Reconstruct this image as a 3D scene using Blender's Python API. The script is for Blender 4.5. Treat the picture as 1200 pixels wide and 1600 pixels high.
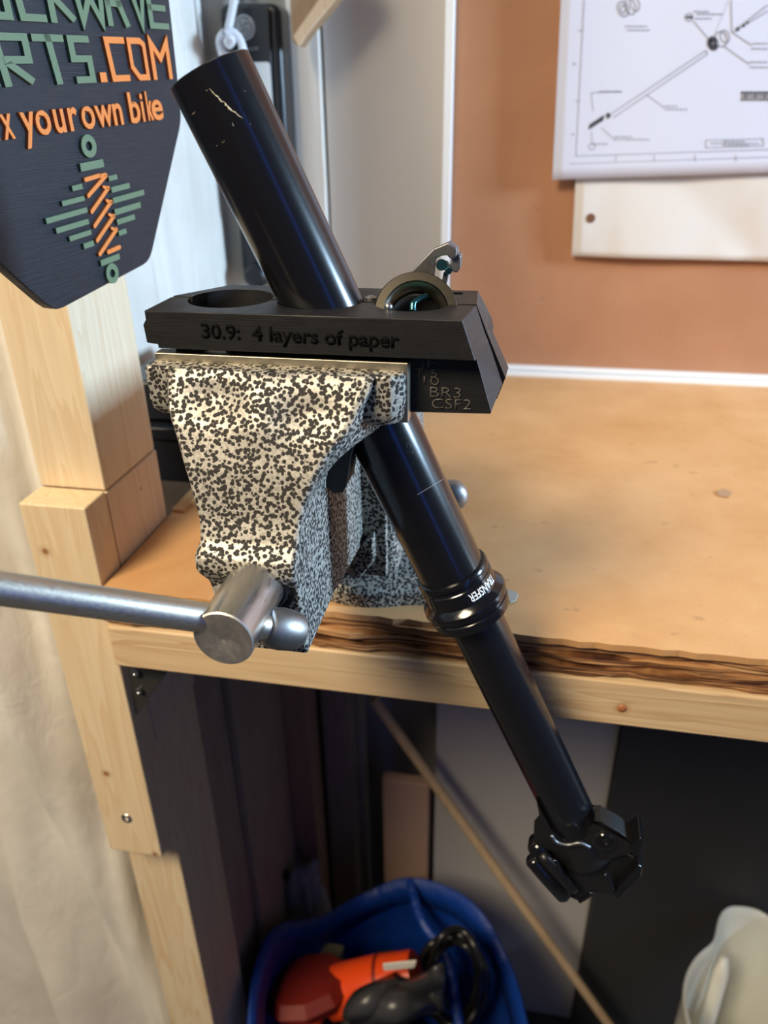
import bpy, bmesh, math, random
from mathutils import Vector, Matrix
from math import sin, cos, pi, radians as rad
random.seed(7)
for o in list(bpy.data.objects): bpy.data.objects.remove(o)
S = bpy.context.scene
C = S.collection
ZC = 1.28                      # eye height above the floor; the bench top lies 0.25 m below the eye
# ---------------------------------------------------------------- camera
def cam_axes(yaw, pitch, roll):
    f = Vector((-sin(yaw)*cos(pitch), cos(yaw)*cos(pitch), -sin(pitch)))
    r = Vector((cos(yaw), sin(yaw), 0)); d = f.cross(r)
    c, s = cos(roll), sin(roll)
    return r*c+d*s, d*c-r*s, f
RT, DN, FW = cam_axes(rad(11.33), rad(27.75), rad(.98))
FP = 1200.0
cd = bpy.data.cameras.new('camera'); cam = bpy.data.objects.new('camera', cd); C.objects.link(cam)
cd.sensor_fit = 'HORIZONTAL'; cd.sensor_width = 36; cd.lens = 36; cd.clip_start = .01
m = Matrix.Identity(4)
for i in range(3): m[i][0] = RT[i]; m[i][1] = -DN[i]; m[i][2] = -FW[i]
m[2][3] = ZC; cam.matrix_world = m
cd.dof.use_dof = True; cd.dof.focus_distance = .315; cd.dof.aperture_fstop = 13
S.camera = cam
# ---------------------------------------------------------------- light
S.view_settings.view_transform = 'Standard'; S.view_settings.look = 'None'
S.view_settings.exposure = 0; S.view_settings.gamma = 1; S.view_settings.use_curve_mapping = False
w = bpy.data.worlds.new('world'); S.world = w; w.use_nodes = True
w.node_tree.nodes['Background'].inputs[0].default_value = (.50, .53, .80, 1)
w.node_tree.nodes['Background'].inputs[1].default_value = .07
def area(name, loc, target, size, sizey, power, col):
    l = bpy.data.lights.new(name, 'AREA'); l.shape = 'RECTANGLE'; l.size = size; l.size_y = sizey
    l.energy = power; l.color = col
    o = bpy.data.objects.new(name, l); C.objects.link(o); o.location = Vector(loc)+Vector((0, 0, ZC))
    o.rotation_euler = (Vector(target)-Vector(loc)).to_track_quat('-Z', 'Y').to_euler()
    return o
area('ceiling_lamp_light', (-.70, -.72, 1.05), (0, .35, -.3), .60, .60, 43, (1, .84, .60))
area('window_light', (1.55, .43, .27), (-.1, .42, -.08), .22, .34, 48, (.52, .75, 1))
area('added_blue_strip_light', (.95, -.75, .05), (0, .3, -.3), .08, 1.3, 1.0, (.03, .18, 1))  # added strip lamp out of view, makes the blue line reflected in the tube
# ---------------------------------------------------------------- helpers
def ray(x, y): return RT*((x-600)/FP)+DN*((y-800)/FP)+FW
def at(x, y, Y): r = ray(x, y); return r*(Y/r.y)          # on the upright plane Y
def atx(x, y, X): r = ray(x, y); return r*(X/r.x)
def atz(x, y, Z): r = ray(x, y); return r*(Z/r.z)
def dep(x, y, D): return ray(x, y)*D
def V(*a): return Vector(a)
def tag(o, label=None, cat=None, group=None, kind=None):
    if label: o['label'] = label
    if cat: o['category'] = cat
    if group: o['group'] = group
    if kind: o['kind'] = kind
    return o
def empty(name, loc, label, cat, group=None):
    o = bpy.data.objects.new(name, None); C.objects.link(o); o.location = V(loc[0], loc[1], loc[2]+ZC)
    o.empty_display_size = .02
    return tag(o, label, cat, group)
def link(name, bm, mat, parent=None, smooth=None, bevel=0, seg=2, subs=0):
    """bm is in scene coordinates relative to eye height; object origin is the parent's base or the scene origin"""
    bmesh.ops.recalc_face_normals(bm, faces=bm.faces)
    me = bpy.data.meshes.new(name); bm.to_mesh(me); bm.free()
    o = bpy.data.objects.new(name, me); C.objects.link(o)
    if parent:
        root = parent
        off = Vector((0, 0, 0)); p = parent
        while p: off += p.location; p = p.parent
        me.transform(Matrix.Translation(V(0, 0, ZC)-off)); o.parent = parent
    else:
        me.transform(Matrix.Translation(V(0, 0, ZC)))
    me.materials.append(mat)
    if smooth is not None:
        me.polygons.foreach_set('use_smooth', [True]*len(me.polygons))
        if smooth < 180: me.set_sharp_from_angle(angle=rad(smooth))
    if bevel:
        b = o.modifiers.new('bevel', 'BEVEL'); b.width = bevel; b.segments = seg; b.limit_method = 'ANGLE'; b.angle_limit = rad(35)
        me.polygons.foreach_set('use_smooth', [True]*len(me.polygons)); b.harden_normals = True
    if subs:
        s = o.modifiers.new('subd', 'SUBSURF'); s.levels = subs; s.render_levels = subs
    return o
def B(): return bmesh.new()
def box(bm, a, b):
    x0, y0, z0 = a; x1, y1, z1 = b
    v = [bm.verts.new(p) for p in ((x0,y0,z0),(x1,y0,z0),(x1,y1,z0),(x0,y1,z0),(x0,y0,z1),(x1,y0,z1),(x1,y1,z1),(x0,y1,z1))]
    for f in ((0,1,2,3),(4,7,6,5),(0,4,5,1),(1,5,6,2),(2,6,7,3),(3,7,4,0)): bm.faces.new([v[i] for i in f])
    return bm
def prism(bm, pts, d):
    """pts: list of 3-D points of a planar polygon; d: extrusion vector"""
    a = [bm.verts.new(p) for p in pts]; b = [bm.verts.new(Vector(p)+Vector(d)) for p in pts]
    bm.faces.new(a); bm.faces.new(b[::-1]); n = len(a)
    for i in range(n): bm.faces.new((a[i], a[(i+1) % n], b[(i+1) % n], b[i]))
    return bm
def frame_of(d):
    d = Vector(d).normalized(); h = V(0, 0, 1) if abs(d.z) < .9 else V(1, 0, 0)
    u = d.cross(h).normalized(); return u, d.cross(u).normalized(), d
def lathe(bm, p0, d, prof, n=48, cap0=True, cap1=True):
    u, v, d = frame_of(d); rings = []
    for t, r in prof:
        c = Vector(p0)+d*t
        rings.append([bm.verts.new(c+(u*cos(2*pi*k/n)+v*sin(2*pi*k/n))*max(r, 1e-5)) for k in range(n)])
    for a, b in zip(rings, rings[1:]):
        for k in range(n): bm.faces.new((a[k], a[(k+1) % n], b[(k+1) % n], b[k]))
    if cap0: bm.faces.new(rings[0][::-1])
    if cap1: bm.faces.new(rings[-1])
    return bm
def cyl(bm, p0, p1, r, n=32, r1=None):
    d = Vector(p1)-Vector(p0); return lathe(bm, p0, d, [(0, r), (d.length, r if r1 is None else r1)], n)
def tube(bm, pts, r, n=12, close=False):
    pts = [Vector(p) for p in pts]; rings = []; N = len(pts); up = None
    for i, p in enumerate(pts):
        q = pts[(i+1) % N] if (close or i < N-1) else pts[i]; o = pts[i-1] if (close or i > 0) else pts[i]
        d = (q-o).normalized()
        if up is None: up = frame_of(d)[0]
        up = (up-d*up.dot(d)).normalized(); v = d.cross(up)
        rr = r[i] if isinstance(r, (list, tuple)) else r
        rings.append([bm.verts.new(p+(up*cos(2*pi*k/n)+v*sin(2*pi*k/n))*rr) for k in range(n)])
    for i in range(N if close else N-1):
        a, b = rings[i], rings[(i+1) % N]
        for k in range(n): bm.faces.new((a[k], a[(k+1) % n], b[(k+1) % n], b[k]))
    if not close: bm.faces.new(rings[0][::-1]); bm.faces.new(rings[-1])
    return bm
def spline(pts, n=8):
    pts = [Vector(p) for p in pts]; out = []
    P = [pts[0]*2-pts[1]]+pts+[pts[-1]*2-pts[-2]]
    for i in range(1, len(P)-2):
        for k in range(n):
            t = k/n; a, b, c, d = P[i-1], P[i], P[i+1], P[i+2]
            out.append(.5*((2*b)+(c-a)*t+(2*a-5*b+4*c-d)*t*t+(3*b-a-3*c+d)*t**3))
    out.append(pts[-1]); return out
def surf(bm, fn, nu, nv):
    g = [[bm.verts.new(fn(i/nu, j/nv)) for j in range(nv+1)] for i in range(nu+1)]
    for i in range(nu):
        for j in range(nv): bm.faces.new((g[i][j], g[i+1][j], g[i+1][j+1], g[i][j+1]))
    return bm
def lerp(tab, x):
    if x <= tab[0][0]: return tab[0][1]
    for (a, b), (c, d) in zip(tab, tab[1:]):
        if x <= c:
            t = (x-a)/(c-a); t = t*t*(3-2*t) if len(tab) > 40 else t
            return b+(d-b)*t
    return tab[-1][1]
def glyph(ch, bold=0):
    cu = bpy.data.curves.new('g', 'FONT'); cu.body = ch; cu.size = 1; cu.offset = bold; cu.resolution_u = 4
    o = bpy.data.objects.new('g', cu); C.objects.link(o)
    dg = bpy.context.evaluated_depsgraph_get(); dg.update()
    me = bpy.data.meshes.new_from_object(o.evaluated_get(dg)); bpy.data.objects.remove(o); bpy.data.curves.remove(cu)
    return me
def text_bm(txt, fn, depth_fn, bold=0, maxlen=None):
    """flat text mesh mapped by fn(x,y)->point and thickened by depth_fn(x,y)->vector"""
    me = glyph(txt, bold); bm = B(); bm.from_mesh(me); bpy.data.meshes.remove(me)
    bmesh.ops.remove_doubles(bm, verts=bm.verts, dist=1e-5)
    if maxlen:
        for _ in range(3):
            es = [e for e in bm.edges if e.calc_length() > maxlen]
            if es: bmesh.ops.subdivide_edges(bm, edges=es, cuts=1)
        bmesh.ops.triangulate(bm, faces=bm.faces)
    xs = [v.co.x for v in bm.verts]; W = (min(xs), max(xs))
    base = {v: (v.co.x, v.co.y) for v in bm.verts}
    r = bmesh.ops.extrude_face_region(bm, geom=list(bm.faces))
    top = [g for g in r['geom'] if isinstance(g, bmesh.types.BMVert)]
    for v in top: base[v] = (v.co.x, v.co.y)
    ts = set(top)
    for v, (x, y) in base.items():
        p = fn(x, y, W); v.co = p+(depth_fn(x, y, W) if v in ts else Vector((0, 0, 0)))
    return bm
# ---------------------------------------------------------------- materials
class M:
    def __init__(s, name, col=(.5,.5,.5), rough=.5, metal=0, **k):
        s.m = bpy.data.materials.new(name); s.m.use_nodes = True; s.t = s.m.node_tree; s.N = s.t.nodes
        s.b = s.N['Principled BSDF']; s.set('Base Color', (*col, 1)); s.set('Roughness', rough); s.set('Metallic', metal)
        for a, b in k.items(): s.set(a.replace('_', ' '), b)
        tc = s.N.new('ShaderNodeTexCoord'); g = s.N.new('ShaderNodeNewGeometry')
        s.co = tc.outputs['Object']; s.pos = g.outputs['Position']
    def set(s, i, v): s.b.inputs[i].default_value = v
    def lk(s, a, b): s.t.links.new(a, b)
    def node(s, ty, **k):
        n = s.N.new(ty)
        for a, b in k.items():
            if a in n.inputs.keys(): n.inputs[a].default_value = b
            else: setattr(n, a, b)
        return n
    def mapping(s, scale, rot=(0,0,0), src=None):
        n = s.N.new('ShaderNodeMapping'); n.inputs['Scale'].default_value = scale; n.inputs['Rotation'].default_value = rot
        s.lk(src or s.pos, n.inputs[0]); return n.outputs[0]
    def noise(s, vec, scale, detail=4, rough=.5, dist=0):
        n = s.N.new('ShaderNodeTexNoise'); n.inputs['Scale'].default_value = scale; n.inputs['Detail'].default_value = detail
        n.inputs['Roughness'].default_value = rough; n.inputs['Distortion'].default_value = dist
        s.lk(vec, n.inputs['Vector']); return n.outputs['Fac']
    def ramp(s, fac, stops):
        n = s.N.new('ShaderNodeValToRGB'); e = n.color_ramp.elements
        while len(e) < len(stops): e.new(.5)
        for el, (p, c) in zip(e, stops): el.position = p; el.color = (*c, 1) if len(c) == 3 else c
        s.lk(fac, n.inputs[0]); return n.outputs[0]
    def mix(s, fac, a, b, mode='MIX'):
        n = s.N.new('ShaderNodeMix'); n.data_type = 'RGBA'; n.blend_type = mode
        for v, i in ((fac, 0), (a, 6), (b, 7)):
            if hasattr(v, 'is_linked'): s.lk(v, n.inputs[i])
            else: n.inputs[i].default_value = v if i == 0 else (*v, 1)
        return n.outputs[2]
    def math(s, op, a, b=0, c=None):
        n = s.N.new('ShaderNodeMath'); n.operation = op
        for v, i in ((a, 0), (b, 1), (c, 2)):
            if v is None: continue
            if hasattr(v, 'is_linked'): s.lk(v, n.inputs[i])
            else: n.inputs[i].default_value = v
        return n.outputs[0]
    def color(s, out): s.lk(out, s.b.inputs['Base Color']); return s
    def rough(s, out): s.lk(out, s.b.inputs['Roughness']); return s
    def bump(s, h, strength=.3, dist=.001):
        n = s.N.new('ShaderNodeBump'); n.inputs['Strength'].default_value = strength; n.inputs['Distance'].default_value = dist
        s.lk(h, n.inputs['Height']); s.lk(n.outputs[0], s.b.inputs['Normal']); return s
def pine(name, axis, light=(.84,.62,.36), dark=(.68,.42,.19), knots=(), rough=.55, seed=0):
    a = M(name, rough=rough)
    sc = [26, 26, 26]; sc[axis] = 1.6
    v = a.mapping(sc); n1 = a.noise(v, 1.6+seed*.13, 3, .5, .6)
    sc2 = [420, 420, 420]; sc2[axis] = 9; n2 = a.noise(a.mapping(sc2), 1, 2)
    wv = a.math('FRACT', a.math('MULTIPLY', n1, 9.0)); rings = a.ramp(wv, [(0, (0,0,0)), (.72, (.55,)*3), (.93, (1,1,1)), (1, (.1,)*3)])
    col = a.mix(rings, light, dark); col = a.mix(a.math('MULTIPLY', n2, .28), col, tuple(.55*c for c in dark))
    blotch = a.noise(a.mapping((7,7,7)), 1, 2); col = a.mix(a.math('MULTIPLY', blotch, .25), col, (.93,.77,.52))
    for p, r in knots:
        d = a.N.new('ShaderNodeVectorMath'); d.operation = 'DISTANCE'; a.lk(a.pos, d.inputs[0]); d.inputs[1].default_value = (p.x, p.y, p.z+ZC)
        dd = a.math('ADD', d.outputs['Value'], a.math('MULTIPLY', n1, r*.9))
        k = a.ramp(a.math('DIVIDE', dd, r*2.2), [(0, (1,1,1)), (.48, (.9,)*3), (.62, (.3,)*3), (1, (0,0,0))])
        col = a.mix(k, col, (.33,.13,.045))
    a.color(col); a.bump(a.math('ADD', n2, a.math('MULTIPLY', rings, .5)), .25, .0006)
    return a.m
def metal(name, col, rough, scale=(40,900,900), amt=.25):
    a = M(name, col, rough, 1); n = a.noise(a.mapping(scale), 1, 4, .6); a.rough(a.math('MULTIPLY_ADD', n, amt, rough-amt*.5)); a.bump(n, .12, .0002); return a.m
# hammertone paint
def hammer(name):
    a = M(name, rough=.4, metal=.0, Specular_IOR_Level=.3)
    p = a.N.new('ShaderNodeVectorMath'); p.operation = 'ADD'; a.lk(a.pos, p.inputs[0])
    dn = a.N.new('ShaderNodeTexNoise'); dn.inputs['Scale'].default_value = 520; a.lk(a.pos, dn.inputs['Vector'])
    sm = a.N.new('ShaderNodeVectorMath'); sm.operation = 'SCALE'; a.lk(dn.outputs['Color'], sm.inputs[0]); sm.inputs['Scale'].default_value = .0009
    a.lk(sm.outputs[0], p.inputs[1])
    vo = a.node('ShaderNodeTexVoronoi', feature='F1'); vo.inputs['Scale'].default_value = 590; a.lk(p.outputs[0], vo.inputs['Vector'])
    sz = a.noise(a.pos, 520, 2); r = a.math('ADD', vo.outputs['Distance'], a.math('MULTIPLY', a.math('SUBTRACT', sz, .5), .55))
    spot = a.ramp(r, [(0, (1,1,1)), (.48, (1,1,1)), (.56, (0,0,0)), (1, (0,0,0))])
    lightc = a.ramp(a.noise(a.pos, 900, 2), [(.3, (.33,.31,.28)), (.65, (.55,.53,.47))])
    a.color(a.mix(spot, lightc, (.030,.027,.026)))
    a.lk(a.math('MULTIPLY', a.math('SUBTRACT', 1, spot), .25), a.b.inputs['Metallic'])
    a.rough(a.math('MULTIPLY_ADD', spot, .25, .45)); a.bump(a.math('SUBTRACT', 1, spot), .35, .0004); return a.m
MH = hammer('hammertone_paint')
def printed(name, col, layer_axis=2, rough=.5, freq=9000, st=.35, amp=1):
    a = M(name, col, rough, **{'Specular_IOR_Level': .45})
    sp = a.N.new('ShaderNodeSeparateXYZ'); a.lk(a.pos, sp.inputs[0])
    src = sp.outputs[layer_axis] if isinstance(layer_axis, int) else a.math('ADD', sp.outputs[1], sp.outputs[2])
    s = a.math('MULTIPLY', a.math('SINE', a.math('MULTIPLY', src, freq)), amp); n = a.noise(a.mapping((40,40,3200)), 1, 2)
    n2 = a.noise(a.pos, 150, 3)
    a.bump(a.math('ADD', s, a.math('MULTIPLY', n, 3)), st, .00022)
    a.rough(a.math('MULTIPLY_ADD', n2, .25, rough-.12)); return a.m
MPB = printed('black_printed_plastic', (.013,.013,.014), 2, .42, 9000, .22, .25)
MSB = printed('sign_black_plastic', (.017,.021,.030), 'd', .42, 8000, .45, .6)
MGR = printed('green_printed_plastic', (.15,.215,.125), 'd', .5, 8000, .2, .6)
MOR = printed('orange_printed_plastic', (.84,.25,.055), 'd', .5, 8000, .2, .6)
MTXT = M('dark_print_letter', (.003,.003,.003), .75, 0, **{'Specular_IOR_Level': .1}).m
MTXG = M('scuffed_letter_edge', (.10,.09,.07), .6).m
def anod():
    a = M('black_anodised_metal', (.006,.006,.008), .24, 0, **{'Specular_IOR_Level': .6, 'Coat_Weight': .12, 'Coat_Roughness': .12})
    n = a.noise(a.mapping((900,900,900)), 1, 3); a.rough(a.math('MULTIPLY_ADD', n, .05, .19)); return a.m
MAN = anod()
MANS = M('satin_black_metal', (.009,.009,.010), .4, 0, **{'Specular_IOR_Level': .6}).m
MANG = M('gloss_black_metal', (.006,.006,.008), .16, 0, **{'Specular_IOR_Level': .7}).m
MRUB = M('black_rubber', (.01,.01,.01), .4).m
MST = metal('brushed_steel', (.70,.63,.54), .40, (60,1200,1200))
MSTY = metal('turned_steel', (.58,.56,.54), .31, (1400,90,1400))
MSTD = metal('dark_forged_steel', (.34,.335,.33), .46, (300,300,300), .12)
MPL = metal('jaw_plate_steel', (.50,.45,.36), .42, (50,900,900))
MTL = metal('tool_steel', (.26,.26,.27), .46, (300,300,300))
MTEAL = M('teal_plated_steel', (.05,.16,.18), .25, .9).m
MRING = metal('threaded_ring_steel', (.065,.058,.048), .42, (300,300,2400))
MZN = M('zinc_screw', (.55,.56,.56), .3, 1).m
MWHT = M('white_print', (.9,.9,.9), .5).m
MSCR = M('bare_metal_scratch', (.75,.62,.42), .5, .2).m
MSCR2 = M('faint_scratch', (.09,.09,.09), .5).m
def hardboard(name, c1, c2, rough=.5):
    a = M(name, rough=rough)
    n = a.noise(a.mapping((14,14,14)), 1, 5, .6); n2 = a.noise(a.mapping((700,700,700)), 1, 3); n3 = a.noise(a.mapping((55,80,60)), 1, 3, .6)
    col = a.ramp(n, [(.3, c1), (.7, c2)])
    col = a.mix(a.math('MULTIPLY', n2, .25), col, tuple(c*.5 for c in c1))
    st = a.ramp(n3, [(0, (1,1,1)), (.27, (1,1,1)), (.34, (0,0,0)), (1, (0,0,0))])
    col = a.mix(a.math('MULTIPLY', st, .35), col, tuple(c*.35 for c in c1))
    a.color(col); a.bump(n2, .12, .0003); a.rough(a.math('MULTIPLY_ADD', n3, .3, rough-.15)); return a.m
MTOP = hardboard('bench_hardboard', (.60,.31,.12), (.74,.43,.20), .5)
MPIN = hardboard('pinboard_hardboard', (.42,.195,.10), (.48,.235,.125), .7)
def ply():
    a = M('plywood_edge', rough=.6)
    sp = a.N.new('ShaderNodeSeparateXYZ'); a.lk(a.pos, sp.inputs[0])
    n = a.noise(a.mapping((14,14,420)), 1, 4, .6, .35); n2 = a.noise(a.mapping((30,30,1700)), 1, 3)
    z = a.math('ADD', a.math('MULTIPLY', n, .75), a.math('MULTIPLY', n2, .5))
    c = a.ramp(z, [(.45, (.035,.012,.006)), (.56, (.16,.06,.022)), (.66, (.46,.23,.09)), (.82, (.62,.37,.17))])
    a.color(c); a.bump(z, .8, .0012); return a.m
MPLY = ply()
def cloth():
    a = M('canvas_cloth', rough=.9, **{'Sheen_Weight': .2})
    n = a.noise(a.mapping((9,9,9)), 1, 4, .6); n2 = a.noise(a.mapping((1200,1200,1200)), 1, 2)
    a.color(a.ramp(n, [(.3, (.70,.66,.59)), (.7, (.82,.79,.73))]))
    n3 = a.noise(a.mapping((38,38,22)), 1, 5, .6, .8)
    n4 = a.noise(a.mapping((6,6,3)), 1, 2, .5, 1.2)
    a.bump(a.math('ADD', a.math('MULTIPLY', n2, .02), a.math('ADD', a.math('MULTIPLY', n3, .5), a.math('MULTIPLY', n4, 3))), .7, .005); return a.m
MCL = cloth()
MWAL = M('painted_wall', (.60,.57,.53), .6).m
MFRW = M('white_frame', (.86,.86,.86), .35).m
def paper(name, c, st):
    a = M(name, c, .55); a.bump(a.noise(a.mapping((9,9,6), (0,.7,0)), 1, 1.5, .5, .8), st, .02); return a.m
MPAP = paper('white_paper', (.60,.64,.80), .08)
MPAP2 = paper('cream_paper', (.66,.64,.63), .30)
MINK = M('grey_ink', (.30,.32,.40), .8).m
MINKD = M('dark_ink', (.05,.05,.07), .8).m
MPLB = M('black_plastic', (.012,.013,.016), .35).m
MLBL = M('white_label', (.8,.84,.84), .4).m
MSIL = M('silver_badge', (.34,.34,.34), .4, .5).m
MCAB = M('white_cable', (.82,.84,.9), .35).m
MDRK = M('dark_grey_board', (.035,.036,.042), .6).m
MGB = M('pale_grey_board', (.52,.50,.49), .6).m
MFLO = M('concrete_floor', (.06,.058,.06), .8).m
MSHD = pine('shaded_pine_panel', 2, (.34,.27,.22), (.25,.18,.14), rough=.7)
MPNK = M('pink_board', (.55,.36,.27), .7).m
def tarp():
    a = M('blue_woven_plastic', (.003,.042,.29), .5); n = a.noise(a.mapping((30,30,30)), 1, 3, .5, .6); a.bump(n, .5, .01)
    return a.m
MBLU = tarp()
MORG = M('orange_plastic', (.80,.07,.01), .35).m
MRED = M('dark_red_plastic', (.17,.012,.008), .5).m
MJUG = M('translucent_white_plastic', (.86,.83,.75), .35, **{'Subsurface_Weight': .15}).m
MCLR = M('clear_bag_plastic', (.6,.63,.7), .25, **{'Alpha': .42}).m
MCARD = M('drab_plastic', (.12,.11,.08), .6).m

# ================================================================ SETTING
def struct(name, bm, mat, **k): o = link(name, bm, mat, **k); o['kind'] = 'structure'; return o
struct('floor', box(B(), (-1.6, -1.2, -ZC-.05), (2.4, 1.2, -ZC)), MFLO)
struct('wall_back', box(B(), (-1.6, .86, -ZC), (2.4, .92, 1.2)), MWAL)
# ================================================================ WORKBENCH
ZB = -.25; YF = .3425
wb = empty('workbench', (.3, .6, -ZC), 'timber workbench with brown hardboard top over plywood and pine front rail', 'workbench')
def ragged_top():
    bm = B(); n = 160; x0, x1 = -.2405, 1.1
    fr = []
    for i in range(n+1):
        x = x0+(x1-x0)*i/n; fr.append(V(x, YF-.0035*(x > .0)+.0006*sin(x*310)+.0005*random.random(), ZB))
    pts = fr+[V(x1, .80, ZB), V(x0, .80, ZB)]
    return prism(bm, pts, V(0, 0, -.004))
link('hardboard_top', ragged_top(), MTOP, wb)
# torn plywood plies, each its own strip with an uneven front edge
def ply_strip(z0, z1, y, seed, amp=.0022):
    random.seed(seed); bm = B(); n = 150; x0, x1 = -.2405, 1.1; ph = random.random()*9
    fr = [V(x0+(x1-x0)*i/n, y+amp*(.5*sin(i*.9+ph)+.5*sin(i*.37+2*ph))+amp*.8*(random.random()-.5), 0) for i in range(n+1)]
    top = [bm.verts.new((p.x, p.y, z1+.0005*sin(p.x*60+ph))) for p in fr]; bot = [bm.verts.new((p.x, p.y+.0008*sin(p.x*90), z0+.0005*sin(p.x*60+ph))) for p in fr]
    bk1 = [bm.verts.new((p.x, .44, z1)) for p in fr]; bk0 = [bm.verts.new((p.x, .44, z0)) for p in fr]
    for i in range(n):
        bm.faces.new((bot[i], bot[i+1], top[i+1], top[i])); bm.faces.new((top[i], top[i+1], bk1[i+1], bk1[i]))
        bm.faces.new((bot[i+1], bot[i], bk0[i], bk0[i+1])); bm.faces.new((bk0[i], bk1[i], bk1[i+1], bk0[i+1]))
    return bm
zs = [0, .0032, .0066, .0098, .0130, .0165, .0195]
for k in range(6):
    link('plywood_ply', ply_strip(ZB-.004-zs[k+1], ZB-.004-zs[k]-.0003, YF-.0005+(k % 2)*.0016-.0004*k, 11+k), MPLY, wb)
random.seed(7)
kn = [(at(972, 1107, YF-.004), .0032), (at(318, 1062, YF), .0022), (at(1155, 1115, YF), .0018), (at(915, 1093, YF), .0012)]
MRAIL = pine('rail_pine', 0, (.80,.60,.36), (.60,.38,.19), knots=kn)
rz1, rz0 = ZB-.0240, ZB-.0545
link('front_rail', box(B(), (-.240, YF-.004, rz0), (1.1, YF+.055, rz1)), MRAIL, wb, bevel=.0018)
kb = at(972, 1107, YF-.004)
link('rail_knot', lathe(B(), kb+V(0, .0006, 0), V(0, -1, 0), [(0, .0026), (.0008, .0024), (.0012, .0016), (.0013, 0)], 14), M('knot_wood', (.42,.16,.06), .4).m, wb, smooth=60)
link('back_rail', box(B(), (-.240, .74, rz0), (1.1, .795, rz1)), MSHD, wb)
# board under the rear left of the bench top: second pale panel strip beside the post
link('side_batten', box(B(), (-.2405, .4415, ZB), (-.232, .78, ZB+.0025)), MTOP, wb)
# corner bracket and screws under the bench
pb = [at(203, 1046, .352), at(262, 1050, .352), at(236, 1085, .352), at(213, 1118, .352)]
br = link('corner_bracket', prism(B(), pb, V(0, .002, 0)), M('black_bracket', (.03,.03,.028), .5).m, wb, bevel=.0004)
q = at(211, 1050, .350); link('screw', lathe(B(), q+V(0, .002, 0), V(0, -1, 0), [(0, .0012), (.002, .0014), (.0026, .0030), (.0034, .0027), (.0036, .0010), (.0031, .0006)], 16), MZN, br, smooth=40)
q = at(217, 1079, .350); link('screw', lathe(B(), q+V(0, .002, 0), V(0, -1, 0), [(0, .0012), (.002, .0014), (.0026, .0024), (.0034, .0021), (.0036, .0010), (.0031, .0006)], 16), MZN, br, smooth=40)
# ---------------------------------------------------------------- post
post = empty('timber_post', (-.265, .40, -ZC), 'pine timber post of bolted studs standing left of the bench', 'post')
kn = [(at(72, 861, .3476), .0034), (at(167, 1208, .3476), .0032), (at(243, 1334, .3476), .0026)]
MP1 = pine('post_pine', 2, (.86,.69,.46), (.77,.56,.33), knots=kn)
MP2 = pine('post_pine_upper', 2, (.86,.72,.52), (.76,.58,.38), seed=2)
MP3 = pine('post_pine_lower', 2, (.86,.72,.50), (.74,.52,.30), seed=4)
XP = -.2425
link('front_stud', box(B(), (XP-.0425, .347, -.492), (XP, .3700, -.1985)), MP1, post, bevel=.0014)
link('upper_stud', box(B(), (XP-.0435, .3712, -.1995), (XP-.0005, .4365, .60)), MP2, post, bevel=.0014)
link('stud_block', box(B(), (XP-.0435, .3712, -.4), (XP-.0002, .4375, -.2003)), pine('block_pine', 2, (.82,.66,.50), (.70,.52,.38), knots=[(atx(221, 763, XP), .0012)], seed=5), post, bevel=.0010)
link('lower_stud', box(B(), (XP-.0465, .3712, -ZC), (XP-.002, .4375, -.4005)), MP3, post, bevel=.0014)
q = at(198, 1279, .347); link('screw', lathe(B(), q+V(0, .001, 0), V(0, -1, 0), [(0, .0036), (.0010, .0043), (.0014, .0040), (.0013, .0018), (.0004, .0010)], 24), MZN, post, smooth=40)
# side lining under the bench, dark in the bench's shade
lin = empty('side_panelling', (-.25, .6, -ZC), 'pine studs and panel lining the space under the bench at left', 'panelling')
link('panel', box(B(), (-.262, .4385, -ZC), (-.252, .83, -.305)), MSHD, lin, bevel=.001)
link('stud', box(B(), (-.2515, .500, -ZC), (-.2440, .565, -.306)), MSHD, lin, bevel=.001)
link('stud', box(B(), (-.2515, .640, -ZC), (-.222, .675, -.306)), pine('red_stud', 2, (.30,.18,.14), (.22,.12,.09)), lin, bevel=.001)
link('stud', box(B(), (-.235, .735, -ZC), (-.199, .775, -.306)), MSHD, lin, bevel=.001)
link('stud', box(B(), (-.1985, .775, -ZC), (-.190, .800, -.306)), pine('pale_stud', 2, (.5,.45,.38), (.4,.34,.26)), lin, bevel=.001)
# ---------------------------------------------------------------- canvas
def canvas():
    path = spline([V(-1.3, .47, 0), V(-.85, .43, 0), V(-.55, .47, 0), V(-.40, .435, 0), V(-.325, .455, 0), V(-.325, .52, 0), V(-.332, .60, 0), V(-.322, .68, 0), V(-.324, .75, 0), V(-.312, .80, 0), V(-.285, .832, 0), V(-.23, .842, 0)], 14)
    N = len(path)-1
    def f(u, v):
        p = path[round(u*N)].copy(); z = -ZC+.004+v*(ZC+.62)
        d = path[min(round(u*N)+1, N)]-path[max(round(u*N)-1, 0)]; n = V(d.y, -d.x, 0).normalized()
        s = u*22
        k = .5 if p.x < -.3 else .25
        lowf = max(0, min(1, (-.35-z)/.4))
        a = .010*sin(s*1.7+1.5*z)+.007*sin(s*3.1-2.5*z+1)+lowf*.030*sin(s*2.6+5.5*z)+.012*max(0, min(1, (-.33-p.x)/.05))*sin(s*4.4+9*z+2*sin(3*z))+.004*sin(s*6.3+7*z)+.003*sin(s*9-11*z)
        a += .006*math.exp(-((z-.02)/.2)**2)*sin(s*7+18*z)
        lim = .012 if p.x > -.34 else .045
        a = max(-lim, min(lim, a))
        return p+n*a*k*1.6+V(0, 0, z)
    return surf(B(), f, N, 150)
cv = link('canvas_curtain', canvas(), MCL, smooth=180)
sm = cv.modifiers.new('t', 'SOLIDIFY'); sm.thickness = .0015
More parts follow.
